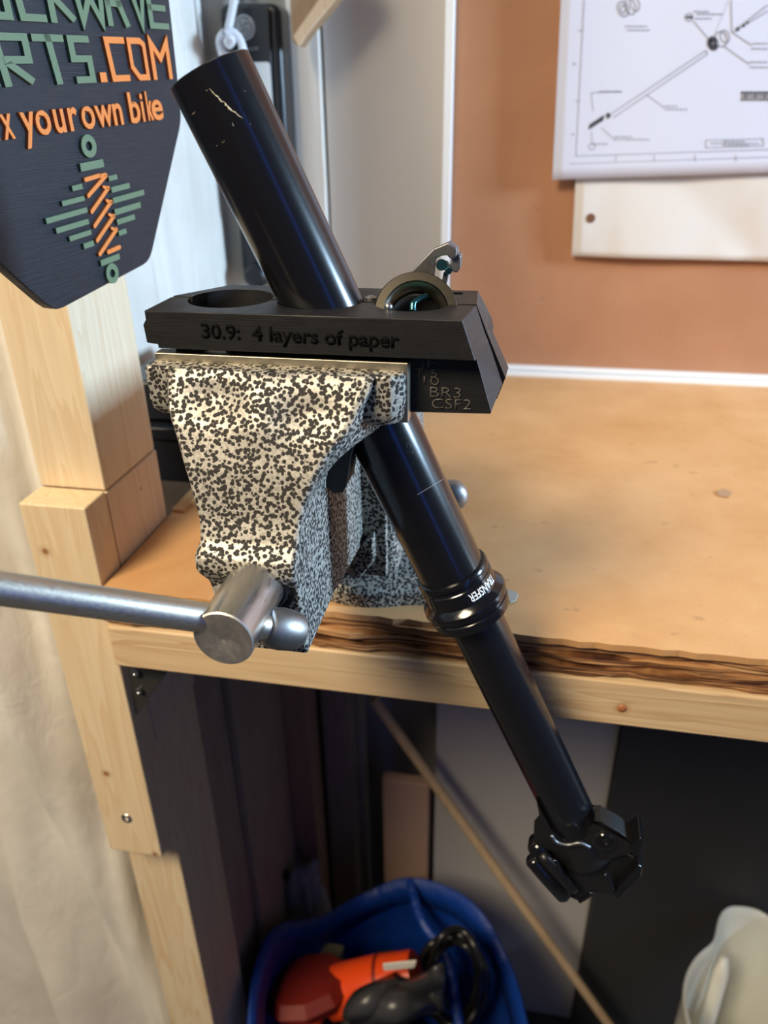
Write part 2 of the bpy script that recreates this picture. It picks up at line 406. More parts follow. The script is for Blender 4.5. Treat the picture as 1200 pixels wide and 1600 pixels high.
tag(cv, 'creased off-white canvas sheet hanging behind the timber post', 'curtain')
# ---------------------------------------------------------------- back wall things
YW = .79
pn = empty('pinboard', (.4, YW, ZB), 'brown hardboard pinboard with thin white frame standing on the bench back', 'board')
link('board', box(B(), (-.092, .800, ZB+.006), (1.05, .808, .7)), MPIN, pn)
link('frame', box(B(), (-.0965, .7905, ZB), (-.0885, .810, .7)), MFRW, pn, bevel=.0008)
bm = box(B(), (-.0965, .785, ZB), (1.05, .812, ZB+.0042)); link('frame', bm, MFRW, pn, bevel=.0008)
bm = box(B(), (-.0965, .793, ZB+.0048), (1.05, .812, ZB+.0088)); link('frame', bm, MFRW, pn, bevel=.0008)
gp = link('wall_panel', box(B(), (-.214, .815, ZB+.0005), (-.0975, .830, .7)), M('pale_grey_panel', (.58,.54,.51), .6).m, bevel=.001)
tag(gp, 'plain pale grey panel upright between the pinboard and the back stud', 'panel')
st = link('timber_stud', box(B(), (-.2465, .8085, ZB+.0005), (-.2165, .835, .7)), pine('stud_white_pine', 2, (.92,.90,.86), (.86,.80,.72)), bevel=.001)
tag(st, 'narrow pale pine stud upright between black device and grey panel', 'timber')
# brace of wood at top
bp = [at(450, -60, .765), at(560, -60, .765), at(520, 5, .765), at(483, 49, .765), at(466, 73, .765), at(455, 62, .765)]
wbk = link('wood_brace', prism(B(), bp, V(0, .022, 0)), pine('brace_pine', 2, (.36,.21,.115), (.29,.16,.08)), bevel=.0015)
tag(wbk, 'brown angled wooden brace fixed to the top of the back stud', 'brace')
bp = [at(539, -60, .760), at(565, -60, .760), at(522, 0, .760), at(480, 52, .760), at(466, 73, .760), at(460, 62, .760), at(458, 56, .760)]
link('brace_edge', prism(B(), bp, V(0, .005, 0)), pine('brace_edge_pine', 2, (.72,.52,.34), (.64,.44,.27)), wbk, bevel=.001)
# papers
def sheet(corners, Y, bend, nu=30, nv=24, crease=None):
    a, b, c, d = [at(x, y, Y) for x, y in corners]      # bl br tr tl
    def f(u, v):
        p = (a*(1-u)+b*u)*(1-v)+(d*(1-u)+c*u)*v
        k = bend(u, v); p = p+V(0, -k, 0)
        return p
    return surf(B(), f, nu, nv)
p2 = link('paper_sheet', sheet([(893, 399), (1420, 414), (1420, 120), (906, 150)], YW+.006, lambda u, v: .001+.004*abs(sin(5*u+2.2*v+.4))*(1-v)**.5+.0012*abs(sin(9*u-5*v))*(1-v)), MPAP2, smooth=180)
s_ = p2.modifiers.new('t', 'SOLIDIFY'); s_.thickness = .0003
tag(p2, 'cream crinkled paper pinned under the printed drawing sheet', 'paper')
# punched hole in it: a brown spot ring and a disc
hp = at(923, 341, YW+.0005); link('punch_hole', lathe(B(), hp, V(0, 1, 0), [(0, .0042), (.0006, .0042)], 20), M('hole_brown', (.16,.07,.04), .8).m, p2)
p1 = link('drawing_sheet', sheet([(863, 281), (1420, 262), (1420, -260), (889, -260)], YW-.004, lambda u, v: .0003*sin(3*u+1)*(1-v)), MPAP, smooth=180)
s_ = p1.modifiers.new('t', 'SOLIDIFY'); s_.thickness = .0003
tag(p1, 'white sheet with printed exploded technical drawing pinned on the board', 'paper')
def ink(name, lines, mat, Y=YW-.0047):
    bm = B()
    for (x0, y0, x1, y1, wd) in lines:
        a = at(x0, y0, Y); b = at(x1, y1, Y); d = (b-a); 
        if d.length < 1e-6: continue
        n = V(-d.z, 0, d.x).normalized()*wd*.00072*.5
        prism(bm, [a-n, b-n, b+n, a+n], V(0, .0002, 0))
    return link(name, bm, mat, p1)
L = []
L += [(913, 0, 900, 244, 1), (900, 244, 1420, 226, 1), (890, 256, 1420, 238, .8), (903, 48, 910, 48, 1), (899, 158, 906, 158, 1), (895, 100, 900, 100, 2), (893, 210, 897, 210, 2)]
for x in (962, 1022, 1086, 1150): L.append((x, 242, x, 252, 1))
L += [(955, 178, 1103, 79, 1.3), (947, 184, 950, 186, 1), (958, 184, 1106, 84, 1.3), (1103, 79, 1106, 84, 1.3)]
L += [(924, 145, 927, 174, .8), (924, 145, 970, 143, 1), (1010, 148, 1038, 168, 1), (940, 200, 958, 216, 1), (924, 205, 926, 228, .8), (1084, 33, 1112, 66, 1.1), (1112, 66, 1140, 0, .01)]
L += [(1143, 0, 1144, 50, 1.1), (1144, 50, 1175, 71, 1.1), (1130, 71, 1172, 101, 1.1), (1150, 46, 1200, 8, 1.2), (1146, 50, 1200, 17, 1.2), (1103, 219, 1193, 217, 1), (1103, 231, 1193, 228, 1), (1103, 219, 1103, 231, 1), (1193, 217, 1193, 228, 1)]
random.seed(3)
def words(x0, x1, y, wd=1.6):
    x = x0
    while x < x1:
        l = random.uniform(2, 7); L.append((x, y+.1*(x0-x)*-.1, min(x+l, x1), y, wd)); x += l+1.2
for a in ((977, 1012, 41), (980, 1016, 47), (936, 972, 143), (1038, 1058, 166), (1038, 1074, 171), (960, 988, 214), (958, 1015, 218), (928, 950, 225), (1088, 1130, 22), (1086, 1112, 29), (1084, 1108, 18), (1176, 1200, 68), (1174, 1200, 76), (1172, 1200, 97), (1172, 1200, 105), (1110, 1186, 224), (1130, 1170, 227), (1130, 1165, 221)): words(*a)
def ring(cx, cy, rx, ry, wd, n=18, ang=0):
    pts = [(cx+rx*cos(2*pi*k/n)*cos(ang)-ry*sin(2*pi*k/n)*sin(ang), cy+rx*cos(2*pi*k/n)*sin(ang)+ry*sin(2*pi*k/n)*cos(ang)) for k in range(n+1)]
    return [(*a, *b, wd) for a, b in zip(pts, pts[1:])]
L += ring(974, 14, 8, 12, 1.8, ang=-.3)+ring(974, 14, 4, 6, 1.5)+ring(985, 10, 8, 13, 1.6, ang=-.3)+ring(992, 6, 7, 12, 1.4, ang=-.3)+ring(1077, 27, 6, 6, 1.2)+ring(925, 229, 5, 5, 1)+ring(1127, 61, 9, 12, 1.5, ang=-.3)+ring(1133, 57, 7, 10, 1.3, ang=-.3)
ink('print_linework', L, MINK)['kind'] = 'stuff'
D = ring(1114, 68, 6, 9, 4, ang=-.4)+ring(1114, 68, 3, 6, 3, ang=-.4)
for i in range(9): D.append((920+i*2.6, 202-i*1.7, 923+i*2.6, 194-i*1.7, 1.9+(i % 2)*1.6))
D += [(948, 178, 953, 183, 5), (1072, 27, 1082, 27, 2.5)]
for i in range(10): D += [(1158+i*5, 145, 1162+i*5, 145, 3), (1158+i*5, 156, 1161+i*5, 155, 3), (1160+i*5, 148, 1160+i*5, 153, 1.6*(i % 3 == 1)+.6)]
D += [(1158, 150, 1200, 150, .8), (1150, 47, 1155, 44, 4), (1160, 41, 1164, 39, 3), (1167, 37, 1169, 34, 3)]
ink('print_dark_parts', D, MINKD)['kind'] = 'stuff'
# black device hanging on the curtain
YD = .775
dv = empty('wall_device', at(400, 440, YD), 'slim black plastic device with round silver badge hanging on the curtain', 'device')
def rrect(px, Y, r=8, n=5):
    # rounded polygon through pixel corners
    out = []; N = len(px)
    for i in range(N):
        p = Vector(px[i]); a = (Vector(px[i-1])-p).normalized(); b = (Vector(px[(i+1) % N])-p).normalized()
        for k in range(n+1):
            t = k/n; q = (p+a*r)*(1-t)**2+2*p*t*(1-t)+(p+b*r)*t*t; out.append(at(q.x, q.y, Y))
    return out
link('shell', prism(B(), rrect([(341, 4), (436, 4), (461, 440), (380, 448)], YD, 18), V(0, .035, 0)), MPLB, dv, bevel=.006, seg=4)
link('front_cover', prism(B(), rrect([(347, 10), (420, 10), (437, 425), (388, 430)], YD-.004, 10), V(0, .0041, 0)), MPLB, dv, bevel=.001)
bc = at(382, 43, YD-.0042)
bd = link('round_badge', lathe(B(), bc, V(0, -1, 0), [(0, .0100), (.0008, .0100), (.0012, .0094), (.0012, 0.0)], 32), MSIL, dv, smooth=40)
bmm = B()
for rr, w_ in ((.0078, .0004),): tube(bmm, [bc+V(cos(2*pi*k/32)*rr, -.0014, sin(2*pi*k/32)*rr) for k in range(32)], w_, 6, True)
for k in range(4):
    a0 = k*pi/2+.4; tube(bmm, spline([bc+V(cos(a0)*.006, -.0014, sin(a0)*.006), bc+V(cos(a0+.6)*.004, -.0014, sin(a0+.6)*.004), bc+V(cos(a0+1.2)*.0012, -.0014, sin(a0+1.2)*.0012)], 4), .00045, 6)
link('monogram', bmm, M('badge_dark', (.12,.12,.12), .5).m, bd)
link('label_plate', prism(B(), rrect([(393, 97), (421, 97), (434, 290), (400, 290)], YD-.0048, 5), V(0, .001, 0)), MLBL, dv, bevel=.0003)
tw = text_bm('remote', lambda x, y, W: at(383, 81, YD-.0045)*(1-(x-W[0])/(W[1]-W[0]))+at(404, 78, YD-.0045)*((x-W[0])/(W[1]-W[0]))+V(0, 0, y*.006), lambda x, y, W: V(0, -.0003, 0))
link('lettering', tw, MSIL, dv)
# white cord with a knot
def pth(pts, Y): return spline([at(x, y, Y+(z if z else 0)) for x, y, z in pts], 8)
cord = tube(B(), pth([(370, -30, 0), (364, 10, 0), (356, 48, 0), (352, 62, .003)], .752), .0034, 12)
tube(cord, pth([(350, 50, -.003), (343, 62, 0), (346, 78, 0), (356, 88, 0), (370, 90, -.003), (379, 80, -.004), (375, 62, -.003), (364, 50, -.004), (352, 52, -.006)], .752), .0033, 12)
tube(cord, pth([(343, 62, 0), (344, 76, 0), (352, 96, 0), (372, 110, 0)], .756), .003, 12)
tube(cord, pth([(372, 55, 0), (380, 75, 0), (379, 95, 0), (372, 130, 0), (380, 250, 0), (385, 330, 0)], .758), .0032, 12)
tube(cord, pth([(353, 66, -.006), (359, 58, -.009), (364, 64, -.007), (358, 72, -.006), (353, 66, -.006)], .752), .0026, 10)
tag(link('knotted_rope', cord, MCAB, smooth=180), 'white cord with a loose knot hanging over the black wall device', 'cord')
# plug thing low on wall and black stepped case on bench
pl_ = link('round_plug', lathe(B(), at(397, 433, .752), V(0, 1, 0), [(0, .009), (.003, .012), (.022, .012), (.024, .006)], 24), MPLB, smooth=40)
tag(pl_, 'small round black plug seen behind the printed clamp block', 'plug')
lathe_b = B(); 
cs = empty('black_case', (-.22, .51, ZB), 'low black plastic case on the bench behind the vise and post', 'case')
link('case_base', box(B(), (-.300, .487, ZB), (-.18, .60, ZB+.035)), MPLB, cs, bevel=.003)
link('case_ridge', box(B(), (-.299, .483, ZB+.036), (-.179, .60, ZB+.046)), MPLB, cs, bevel=.002)
link('case_lid', box(B(), (-.296, .492, ZB+.047), (-.184, .60, ZB+.078)), MPLB, cs, bevel=.004)
# ================================================================ SIGN
su = V(.0986, 1.201, .0538).normalized(); sv = V(0, 0, 1); sv = (sv-su*sv.dot(su)).normalized(); sn = su.cross(sv); 
if sn.x < 0: sn = -sn
so = V(-.213, .40, 0)
def SP(x, y, k=1.0):
    r = ray(x/k, y/k); p = r*(so.dot(sn)/r.dot(sn)); d = p-so; return d.dot(su), d.dot(sv)
def SW(s, t, h=0): return so+su*s+sv*t+sn*h
sg = empty('shop_sign', SW(-.03, -.08), 'black printed sign with green and orange raised lettering at top left', 'sign')
A = SP(285, 186); Bb = SP(235, 409); Cc = SP(97, 485); Cd = SP(72, 474); Dd = SP(-60, 345); T = SP(264, -10)
def ccut(p, q, r, k=.006):
    p, q, r = V(*p, 0), V(*q, 0), V(*r, 0); a = (p-q).normalized()*k; b = (r-q).normalized()*k
    return [((q+a)*(1-t)**2+q*2*t*(1-t)+(q+b)*t*t) for t in (0, .33, .66, 1)]
cx = (Bb[0]+SP(85, 486)[0])/2
ol = [T, A, Bb, SP(87, 488), SP(-95, 330), (2*cx-A[0], .25)]
T2 = (T[0]+(T[0]-A[0])*2.2, T[1]+(T[1]-A[1])*2.2); ol[0] = T2; ol[-1] = (SP(-95, 330)[0], T2[1])
pts = []
for i in range(len(ol)): pts += ccut(ol[i-1], ol[i], ol[(i+1) % len(ol)], .007)
link('plate', prism(B(), [SW(p.x, p.y, 0) for p in pts], sn*-.006), MSB, sg, bevel=.001)
link('standoff', cyl(B(), SW(-.005, 0, -.0055), V(XP+.0002, SW(-.005, 0).y, SW(-.005, 0).z), .004, 16), MPLB, sg)
link('standoff', cyl(B(), SW(-.005, .06, -.0055), V(XP+.0002, SW(-.005, .06).y, SW(-.005, .06).z), .004, 16), MPLB, sg)
HT = .0016
def pris2(bm, poly): return prism(bm, [SW(s, t, 0.0) for s, t in poly], sn*HT)
def caps(bm, p, q, w, n=5, w2=None):
    p = V(*p, 0); q = V(*q, 0); d = (q-p).normalized(); e = V(-d.y, d.x, 0); out = []
    if n == 0: out = [p-e*w/2, q-e*w/2, q+e*w/2, p+e*w/2]
    else:
        for k in range(n+1): a = -pi/2+pi*k/n; out.append(q+(d*cos(a)+e*sin(a))*w/2)
        for k in range(n+1): a = pi/2+pi*k/n; out.append(p+(d*cos(a)+e*sin(a))*w/2)
    return pris2(bm, [(o.x, o.y) for o in out])
# angular capitals as stroke polylines with mitred joints in a unit cell
def stroke(poly, w):
    P = [V(*p, 0) for p in poly]; l = []; r = []
    for i, p in enumerate(P):
        d0 = (p-P[i-1]).normalized() if i else None; d1 = (P[i+1]-p).normalized() if i < len(P)-1 else None
        d0 = d0 or d1; d1 = d1 or d0
        n0 = V(-d0.y, d0.x, 0); n1 = V(-d1.y, d1.x, 0); b = (n0+n1)
        b = b.normalized() if b.length > 1e-4 else n0
        k = (w/2)/max(.35, b.dot(n0)); l.append(p+b*k); r.append(p-b*k)
    return [(q.x, q.y) for q in l], [(q.x, q.y) for q in r]
GL = {'C': [[(1,1),(0,1),(.12,0),(1,0)]], 'O': [[(0,1),(.72,1),(.94,.9),(.94,0),(.38,0),(0,.3),(0,1)]], 'K': [[(0,1),(0,0)],[(0,.45),(.1,.55),(1,0)],[(.1,.5),(.9,1)]],
      'W': [[(-.08,1),(.1,0),(.5,.62),(.9,0),(1.05,1)]], 'A': [[(0,0),(0,1),(.35,1),(1,0)],[(.05,.5),(.65,.5)]], 'V': [[(0,1),(.62,0),(1,1)]],
      'E': [[(1,0),(0,0),(0,1),(1,1)],[(0,.5),(.9,.5)]], 'R': [[(.1,0),(.0,1),(1,1),(1,.5),(.25,.5),(.25,.44),(1,0)]], 'T': [[(0,1),(1,1)],[(.5,1),(.62,0)]],
      'S': [[(1,1),(0,1),(0,.52),(1,.52),(1,0),(.12,0)]], 'M': [[(0,0),(0,.98),(.5,.52),(1,.98),(1,0)]], 'H': [[(0,0),(0,1)],[(1,0),(1,1)],[(0,.5),(1,.5)]],
      'P': [[(0,0),(0,1),(1,1),(1,.45),(0,.45)]]}
def letter(ch, s0, s1, t0, t1, w, mat, wt=None):
    bm = B(); wt = wt or w; k = wt/w
    x0, x1, y0, y1 = (s0+w/2)*k, (s1-w/2)*k, t0+wt/2, t1-wt/2
    for pl in GL[ch]:
        P = [(x0+(x1-x0)*a, y0+(y1-y0)*b) for a, b in pl]
        cl = (V(*P[0], 0)-V(*P[-1], 0)).length < 1e-6
        if not cl:
            for e, f in ((0, 1), (-1, -2)):
                d = (V(*P[e], 0)-V(*P[f], 0)).normalized()
                if abs(d.x) > .98 or abs(d.y) > .9: P[e] = (P[e][0]+d.x*wt/2, P[e][1]+d.y*wt/2)
        l, r = stroke(P, wt)
        if cl: l[0] = l[-1] = ((l[0][0]+wt*.5-wt*.5), l[0][1]); 
        if cl:
            c = V(x0, y1, 0)
            l[0] = l[-1] = (c.x-wt/2, c.y+wt/2); r[0] = r[-1] = (c.x+wt/2, c.y-wt/2)
        for i in range(len(P)-1): pris2(bm, [(q[0]/k, q[1]) for q in (l[i], l[i+1], r[i+1], r[i])])
    bmesh.ops.remove_doubles(bm, verts=bm.verts, dist=1e-6)
    link('letter', bm, mat, sg)
tb2 = (SP(40, 545, 4)[1]+SP(1050, 497, 4)[1]+SP(330, 525, 4)[1])/3; tt2 = (SP(200, 207, 4)[1]+SP(1035, 250, 4)[1]+SP(650, 226, 4)[1])/3
tb1 = (SP(270, 135, 4)[1]+SP(1045, 190, 4)[1])/2; tt1 = tb1+(tt2-tb2)
sw = .0058*1.0
sc_ = abs(SP(370, 215, 4)[0]-SP(170, 205, 4)[0])
sw = abs(SP(345, 520, 4)[0]-SP(300, 524, 4)[0])
def sx(x, y): return SP(x, y, 4)[0]
cw = sx(800, 505)-sx(665, 505)
for ch, a, b, m_ in (('R', sx(0, 545)-.1*sw, sx(218, 530), MGR), ('T', sx(170, 207), sx(370, 215), MGR), ('S', sx(395, 225), sx(586, 515), MGR), ('C', sx(625, 226), sx(800, 503), MOR), ('O', sx(770, 233), sx(930, 500), MOR), ('M', sx(908, 250), sx(1066, 495), MOR)):
    letter(ch, a, b, tb2, tt2, sw*(.72 if ch in 'CM' else .60 if ch == 'O' else .85), m_, (tt2-tb2)*.145)
bm = B(); d0, d1 = sx(615, 512), sx(655, 510); pris2(bm, [(d0, tb2), (d1, tb2), (d1, tb2+(tt2-tb2)*.22), (d0, tb2+(tt2-tb2)*.22)]); link('letter', bm, MOR, sg)
cwid = sx(278, 133)-sx(92, 128); gap_ = sx(92, 128)-sx(78, 125)
for n_, ch in enumerate(('H', 'S')):
    e_ = sx(-150, 120)-gap_-n_*(cwid+gap_); letter(ch, e_-cwid, e_, tb1, tt1, sw*.85, MGR, (tt1-tb1)*.145)
for n_, ch in enumerate(('A', 'P')):
    e_ = sx(0, 545)-.1*sw-gap_-n_*(cwid+gap_); letter(ch, e_-cwid, e_, tb2, tt2, sw*.85, MGR, (tt2-tb2)*.145)
for ch, a, b in (('O', sx(-150, 120), sx(78, 125)), ('C', sx(92, 128), sx(278, 133)), ('K', sx(295, 100), sx(472, 148)), ('W', sx(470, 120), sx(655, 150)), ('A', sx(662, 160), sx(797, 172)), ('V', sx(800, 80), sx(905, 80)), ('E', sx(925, 185), sx(1045, 190))):
    letter(ch, a, b, tb1, tt1, sw*.85, MGR, (tt1-tb1)*.145)
# lower-case line
tb3 = (SP(255, 838, 4)[1]+SP(975, 745, 4)[1])/2; tx3 = (SP(255, 668, 4)[1]+SP(965, 603, 4)[1])/2
for ch, a, b in (('F', -190, -110), ('i', -75, -40), ('x', -25, 84), ('y', 100, 190), ('o', 205, 305), ('u', 305, 402), ('r', 396, 455), ('o', 492, 580), ('w', 566, 677), ('n', 676, 760), ('b', 767, 862), ('i', 842, 896), ('k', 878, 950), ('e', 930, 1003)):
    yy = 840-(a-255)*.127; s0 = sx(a, yy-(235 if ch in 'bik' else 80 if ch in 'oe' else 150)); s1 = sx(b, yy-(60 if ch in 'oeb' else 150 if ch in 'ywr' else 10))
    xh = .52
    def fn(x, y, W, s0=s0, s1=s1): return SW(s0+(s1-s0)*(x-W[0])/(W[1]-W[0]), tb3+(tx3-tb3)*(y/.545), 0)
    link('letter', text_bm(ch, fn, lambda x, y, W: sn*HT, .020), MOR, sg, bevel=.0003)
# shock logo
def p3(x, y): return SP(x, y, 3)
def ringm(c, rx, ry, wd):
    bm = B(); n = 28; c = p3(*c); ex = abs(p3(c0[0]+rx, c0[1])[0]-c[0])
    o_ = []; i_ = []
    return bm
def ringo(cx_, cy_, rx, ry, w_):
    c = p3(cx_, cy_); ex = abs(p3(cx_+rx, cy_-rx*.3)[0]-c[0]); ey = abs(p3(cx_, cy_-ry)[1]-c[1]); ix = ex*w_; iy = ey*w_; bm = B(); n = 30
    V4 = [[bm.verts.new(SW(c[0]+a*cos(2*pi*k/n), c[1]+b*sin(2*pi*k/n), h)) for k in range(n)] for a, b, h in ((ex, ey, 0), (ex, ey, HT), (ix, iy, HT), (ix, iy, 0))]
    for q_ in range(4):
        for k in range(n): bm.faces.new((V4[q_][k], V4[q_][(k+1) % n], V4[(q_+1) % 4][(k+1) % n], V4[(q_+1) % 4][k]))
    link('logo_ring', bm, MGR, sg)
ringo(404, 685, 33, 56, .42); ringo(515, 1281, 28, 50, .42)
bw = abs(p3(420, 765)[1]-p3(423, 805)[1])
def bar(x0, y0, x1, y1, wpx, mat, nm='logo_bar', n=0):
    p, q = p3(x0, y0), p3(x1, y1); w_ = abs(p3((x0+x1)/2, (y0+y1)/2)[1]-p3((x0+x1)/2, (y0+y1)/2+wpx)[1])
    bm = B()
    if n == 0:
        tm = (p[1]+q[1])/2; pris2(bm, [(p[0], tm-w_/2), (q[0], tm-w_/2), (q[0], tm+w_/2), (p[0], tm+w_/2)])
    else: caps(bm, p, q, w_*.85, n)
    link(nm, bm, mat, sg, bevel=.0002)
for b_ in ((365, 787, 473, 763, 40), (498, 838, 537, 828, 26), (326, 884, 374, 873, 27), (510, 890, 596, 870, 28), (278, 954, 384, 930, 26), (518, 940, 664, 902, 28), (203, 1036, 397, 984, 28), (526, 993, 648, 962, 30), (250, 1080, 404, 1040, 28), (537, 1040, 621, 1018, 27), (313, 1118, 416, 1090, 26), (545, 1093, 581, 1083, 26), (380, 1154, 428, 1140, 28), (460, 1230, 550, 1205, 30)):
    bar(*b_, MGR)
for b_ in ((388, 843, 455, 823, 26), (402, 918, 486, 822, 26), (418, 993, 497, 880, 26), (432, 1060, 510, 945, 26), (444, 1128, 523, 1012, 26), (456, 1192, 535, 1075, 26), (496, 1182, 550, 1158, 26)):
    bar(*b_, MOR, 'logo_coil', 5)
for b_ in ((456, 826, 484, 818, 22), (474, 876, 498, 885, 20), (488, 940, 512, 950, 20), (500, 1006, 524, 1015, 20), (512, 1070, 536, 1080, 20)):
    bar(*b_, MOR, 'logo_coil', 5)
# ================================================================ VISE
vs = empty('bench_vise', (-.09, .42, ZB), 'speckled grey hammertone bench vise bolted to the bench front', 'vise')
# --- front jaw head with wings
bm = B()
zt_, zb_ = -.0870, -.1080
poly = [V(-.1475, .2665, 0), V(-.0500, .2665, 0), V(-.0462, .2700, 0), V(-.0450, .2800, 0), V(-.0450, .2835, 0), V(-.1475, .2835, 0)]
lv = [(zt_, 0), (-.0995, 0), (-.1045, .0006), (zb_, .0028)]
rings = []
for z, ins in lv: rings.append([bm.verts.new((p.x+(ins if p.x < -.1 else -ins), p.y+(ins*1.5 if p.y < .275 else 0), z)) for p in poly])
for a, b in zip(rings, rings[1:]):
    for k in range(6): bm.faces.new((a[k], a[(k+1) % 6], b[(k+1) % 6], b[k]))
bm.faces.new(rings[0]); bm.faces.new(rings[-1][::-1])
link('front_jaw_head', bm, MH, vs, bevel=.0012)
# --- body loft
XR = [(-.20, -.0810), (-.160, -.0814), (-.148, -.0812), (-.138, -.0806), (-.1303, -.0789), (-.122, -.0755), (-.1137, -.0711), (-.1055, -.0646), (-.0975, -.0606), (-.0914, -.0572), (-.0872, -.0560)]
XL = [(-.20, -.1170), (-.168, -.1185), (-.163, -.1195), (-.158, -.1215), (-.152, -.1218), (-.147, -.1205), (-.14, -.1215), (-.125, -.1260), (-.11, -.1315), (-.1, -.1360), (-.0872, -.1385)]
YFR = [(-.20, .2400), (-.172, .2375), (-.164, .2370), (-.1605, .2345), (-.156, .2320), (-.151, .2325), (-.146, .2375), (-.138, .2415), (-.12, .2470), (-.105, .2535), (-.097, .2585), (-.09, .2630), (-.0872, .2655)]
XRB = [(-.2, -.0810), (-.1376, -.0835), (-.1329, -.0806), (-.1236, -.0711), (-.1155, -.0600), (-.113, -.0575), (-.0872, -.0560)]
def body():
    bm = B(); nz = 90; nx = 40; rows = []
    for j in range(nz+1):
        z = -.0872+(-.1965+.0872)*j/nz; xl, xr, yf = lerp(XL, z), lerp(XR, z), lerp(YFR, z); yb = .2835 if z > -.128 else .2835
        row = []
        for i in range(nx+1):
            t = i/nx; x = xl+(xr-xl)*t
            e = min(t, 1-t)*(xr-xl); rd = .0030 if t < .5 else .0010
            dy = rd-math.sqrt(max(0, rd*rd-(rd-min(rd, e))**2)) if e < rd else 0
            y = yf+dy*.9
            # cast hollows under the ledge
            y += .0030*math.exp(-((x+.117)/.011)**2-((z+.097)/.006)**2)+.0026*math.exp(-((x+.079)/.012)**2-((z+.1005)/.006)**2)
            y -= .0016*math.exp(-((x+.098)/.009)**2-((z+.1)/.01)**2)
            row.append(bm.verts.new((x, y, z)))
        row.append(bm.verts.new((max(xr, lerp(XRB, z)), yb, z))); row.insert(0, bm.verts.new((xl, yb, z)))
        rows.append(row)
    for a, b in zip(rows, rows[1:]):
        n = len(a)
        for i in range(n): bm.faces.new((a[i], a[(i+1) % n], b[(i+1) % n], b[i]))
    bm.faces.new(rows[0]); bm.faces.new(rows[-1][::-1])
    return bm
link('front_jaw_body', body(), MH, vs, smooth=48)
# sloping underside and side of the sliding beam
sl = [V(-.0808, .2835, -.1966), V(-.0808, .31, -.2005), V(-.0808, .362, -.206), V(-.0808, .46, -.206), V(-.0808, .46, -.145), V(-.0808, .362, -.1325), V(-.0808, .2836, -.1290)]
link('slide_beam', prism(B(), sl, V(-.0365, 0, 0)), MH, vs, bevel=.0010)
# --- jaw plates
link('jaw_plate', box(B(), (-.1460, .2738, -.1075), (-.0448, .2803, -.0838)), MPL, vs, bevel=.0004)
link('jaw_plate', box(B(), (-.1460, .3155, -.1075), (-.0448, .3215, -.0838)), MPL, vs, bevel=.0004)
# --- rear jaw and fixed body
bm = box(B(), (-.147, .3217, -.112), (-.0445, .345, -.087)); link('rear_jaw_head', bm, MH, vs, bevel=.002)
bm = B(); pr = [V(-.147, 0, -.112), V(-.0445, 0, -.112), V(-.052, 0, -.128), V(-.063, 0, -.150), V(-.068, 0, -.185), V(-.068, 0, -.225), V(-.125, 0, -.225), V(-.125, 0, -.185), V(-.134, 0, -.14)]
prism(bm, [p+V(0, .345, 0) for p in pr], V(0, .004, 0)); link('rear_jaw_neck', bm, MH, vs, bevel=.001)
bm = B(); pr = [V(-.130, 0, -.140), V(-.065, 0, -.140), V(-.063, 0, -.228), V(-.133, 0, -.228)]
prism(bm, [p+V(0, .3492, 0) for p in pr], V(0, .110, 0)); link('fixed_body', bm, MH, vs, bevel=.006, seg=3)
link('anvil', box(B(), (-.12, .350, -.1385), (-.072, .44, -.115)), MH, vs, bevel=.004)
# blue-lit rib plate standing in front of the body
rb = [at(549, 905, .338), at(561, 905, .338), at(584, 878, .338), at(582, 838, .338), at(566, 852, .338), at(551, 880, .338)]
link('body_rib', prism(B(), rb, V(0, .0105, 0)), MH, vs, bevel=.001)
# swivel base and flange
def flange():
    bm = B(); N = 64; c = V(-.086, .406, 0); R_ = .0560
    def rim(z, k): 
        out = []
        for i in range(N):
            a = 2*pi*i/N; r = R_*k+.014*max(0, cos(2*(a+.62)))**6*k
            out.append(bm.verts.new(c+V(r*cos(a), r*sin(a), z)))
        return out
    rs = [rim(ZB+.0002, 1), rim(ZB+.0085, 1), rim(ZB+.0115, .95), rim(ZB+.013, .80), rim(ZB+.022, .68), rim(ZB+.0228, .60)]
    for a, b in zip(rs, rs[1:]):
        for i in range(N): bm.faces.new((a[i], a[(i+1) % N], b[(i+1) % N], b[i]))
    bm.faces.new(rs[0]); bm.faces.new(rs[-1]); return bm
link('base_flange', flange(), MH, vs, smooth=35)
bo = V(-.0355, .378, ZB+.0115)
link('base_bolt', lathe(B(), bo, V(0, 0, 1), [(0, .006), (.005, .006), (.006, .005)], 6), MSTD, vs)
kb_ = at(707, 772, .40)
link('swivel_lock_knob', lathe(B(), kb_+V(0, .004, 0), V(0, -1, 0), [(0, .004), (.002, .0085), (.006, .0095), (.010, .0085), (.012, .004)], 24), MSTD, vs, smooth=60)
link('swivel_lock_shaft', cyl(B(), kb_, kb_+V(-.035, 0, -.012), .003, 12), MSTD, vs)
# --- spindle
XS, ZS = -.0978, -.1622
link('bore_ring', lathe(B(), V(XS, .2405, ZS), V(0, -1, 0), [(0, .0155), (.0034, .0155), (.0040, .0150), (.0040, .0134), (.0008, .0130)], 48, cap1=True), M('bore_black', (.008,.008,.008), .45).m, vs, smooth=40)
link('spindle_collar', lathe(B(), V(XS, .2400, ZS), V(0, -1, 0), [(0, .0128), (.0048, .0128), (.0054, .0122), (.0054, .010)], 48), MPLB, vs, smooth=40)
link('spindle', lathe(B(), V(XS, .2440, ZS), V(0, -1, 0), [(0, .0111), (.0433, .0111)], 64), MSTY, vs, smooth=40)
link('spindle_end', lathe(B(), V(XS, .2440, ZS), V(0, -1, 0), [(.0433, .0111), (.0438, .0106), (.0438, .0004), (.0436, .0)], 64), metal('faced_steel', (.62,.59,.55), .52, (300,300,300)), vs, smooth=40)
hL = dep(0, 919, .232); hR = dep(449, 984, .2655)
pc = V(XS, .2125, ZS)
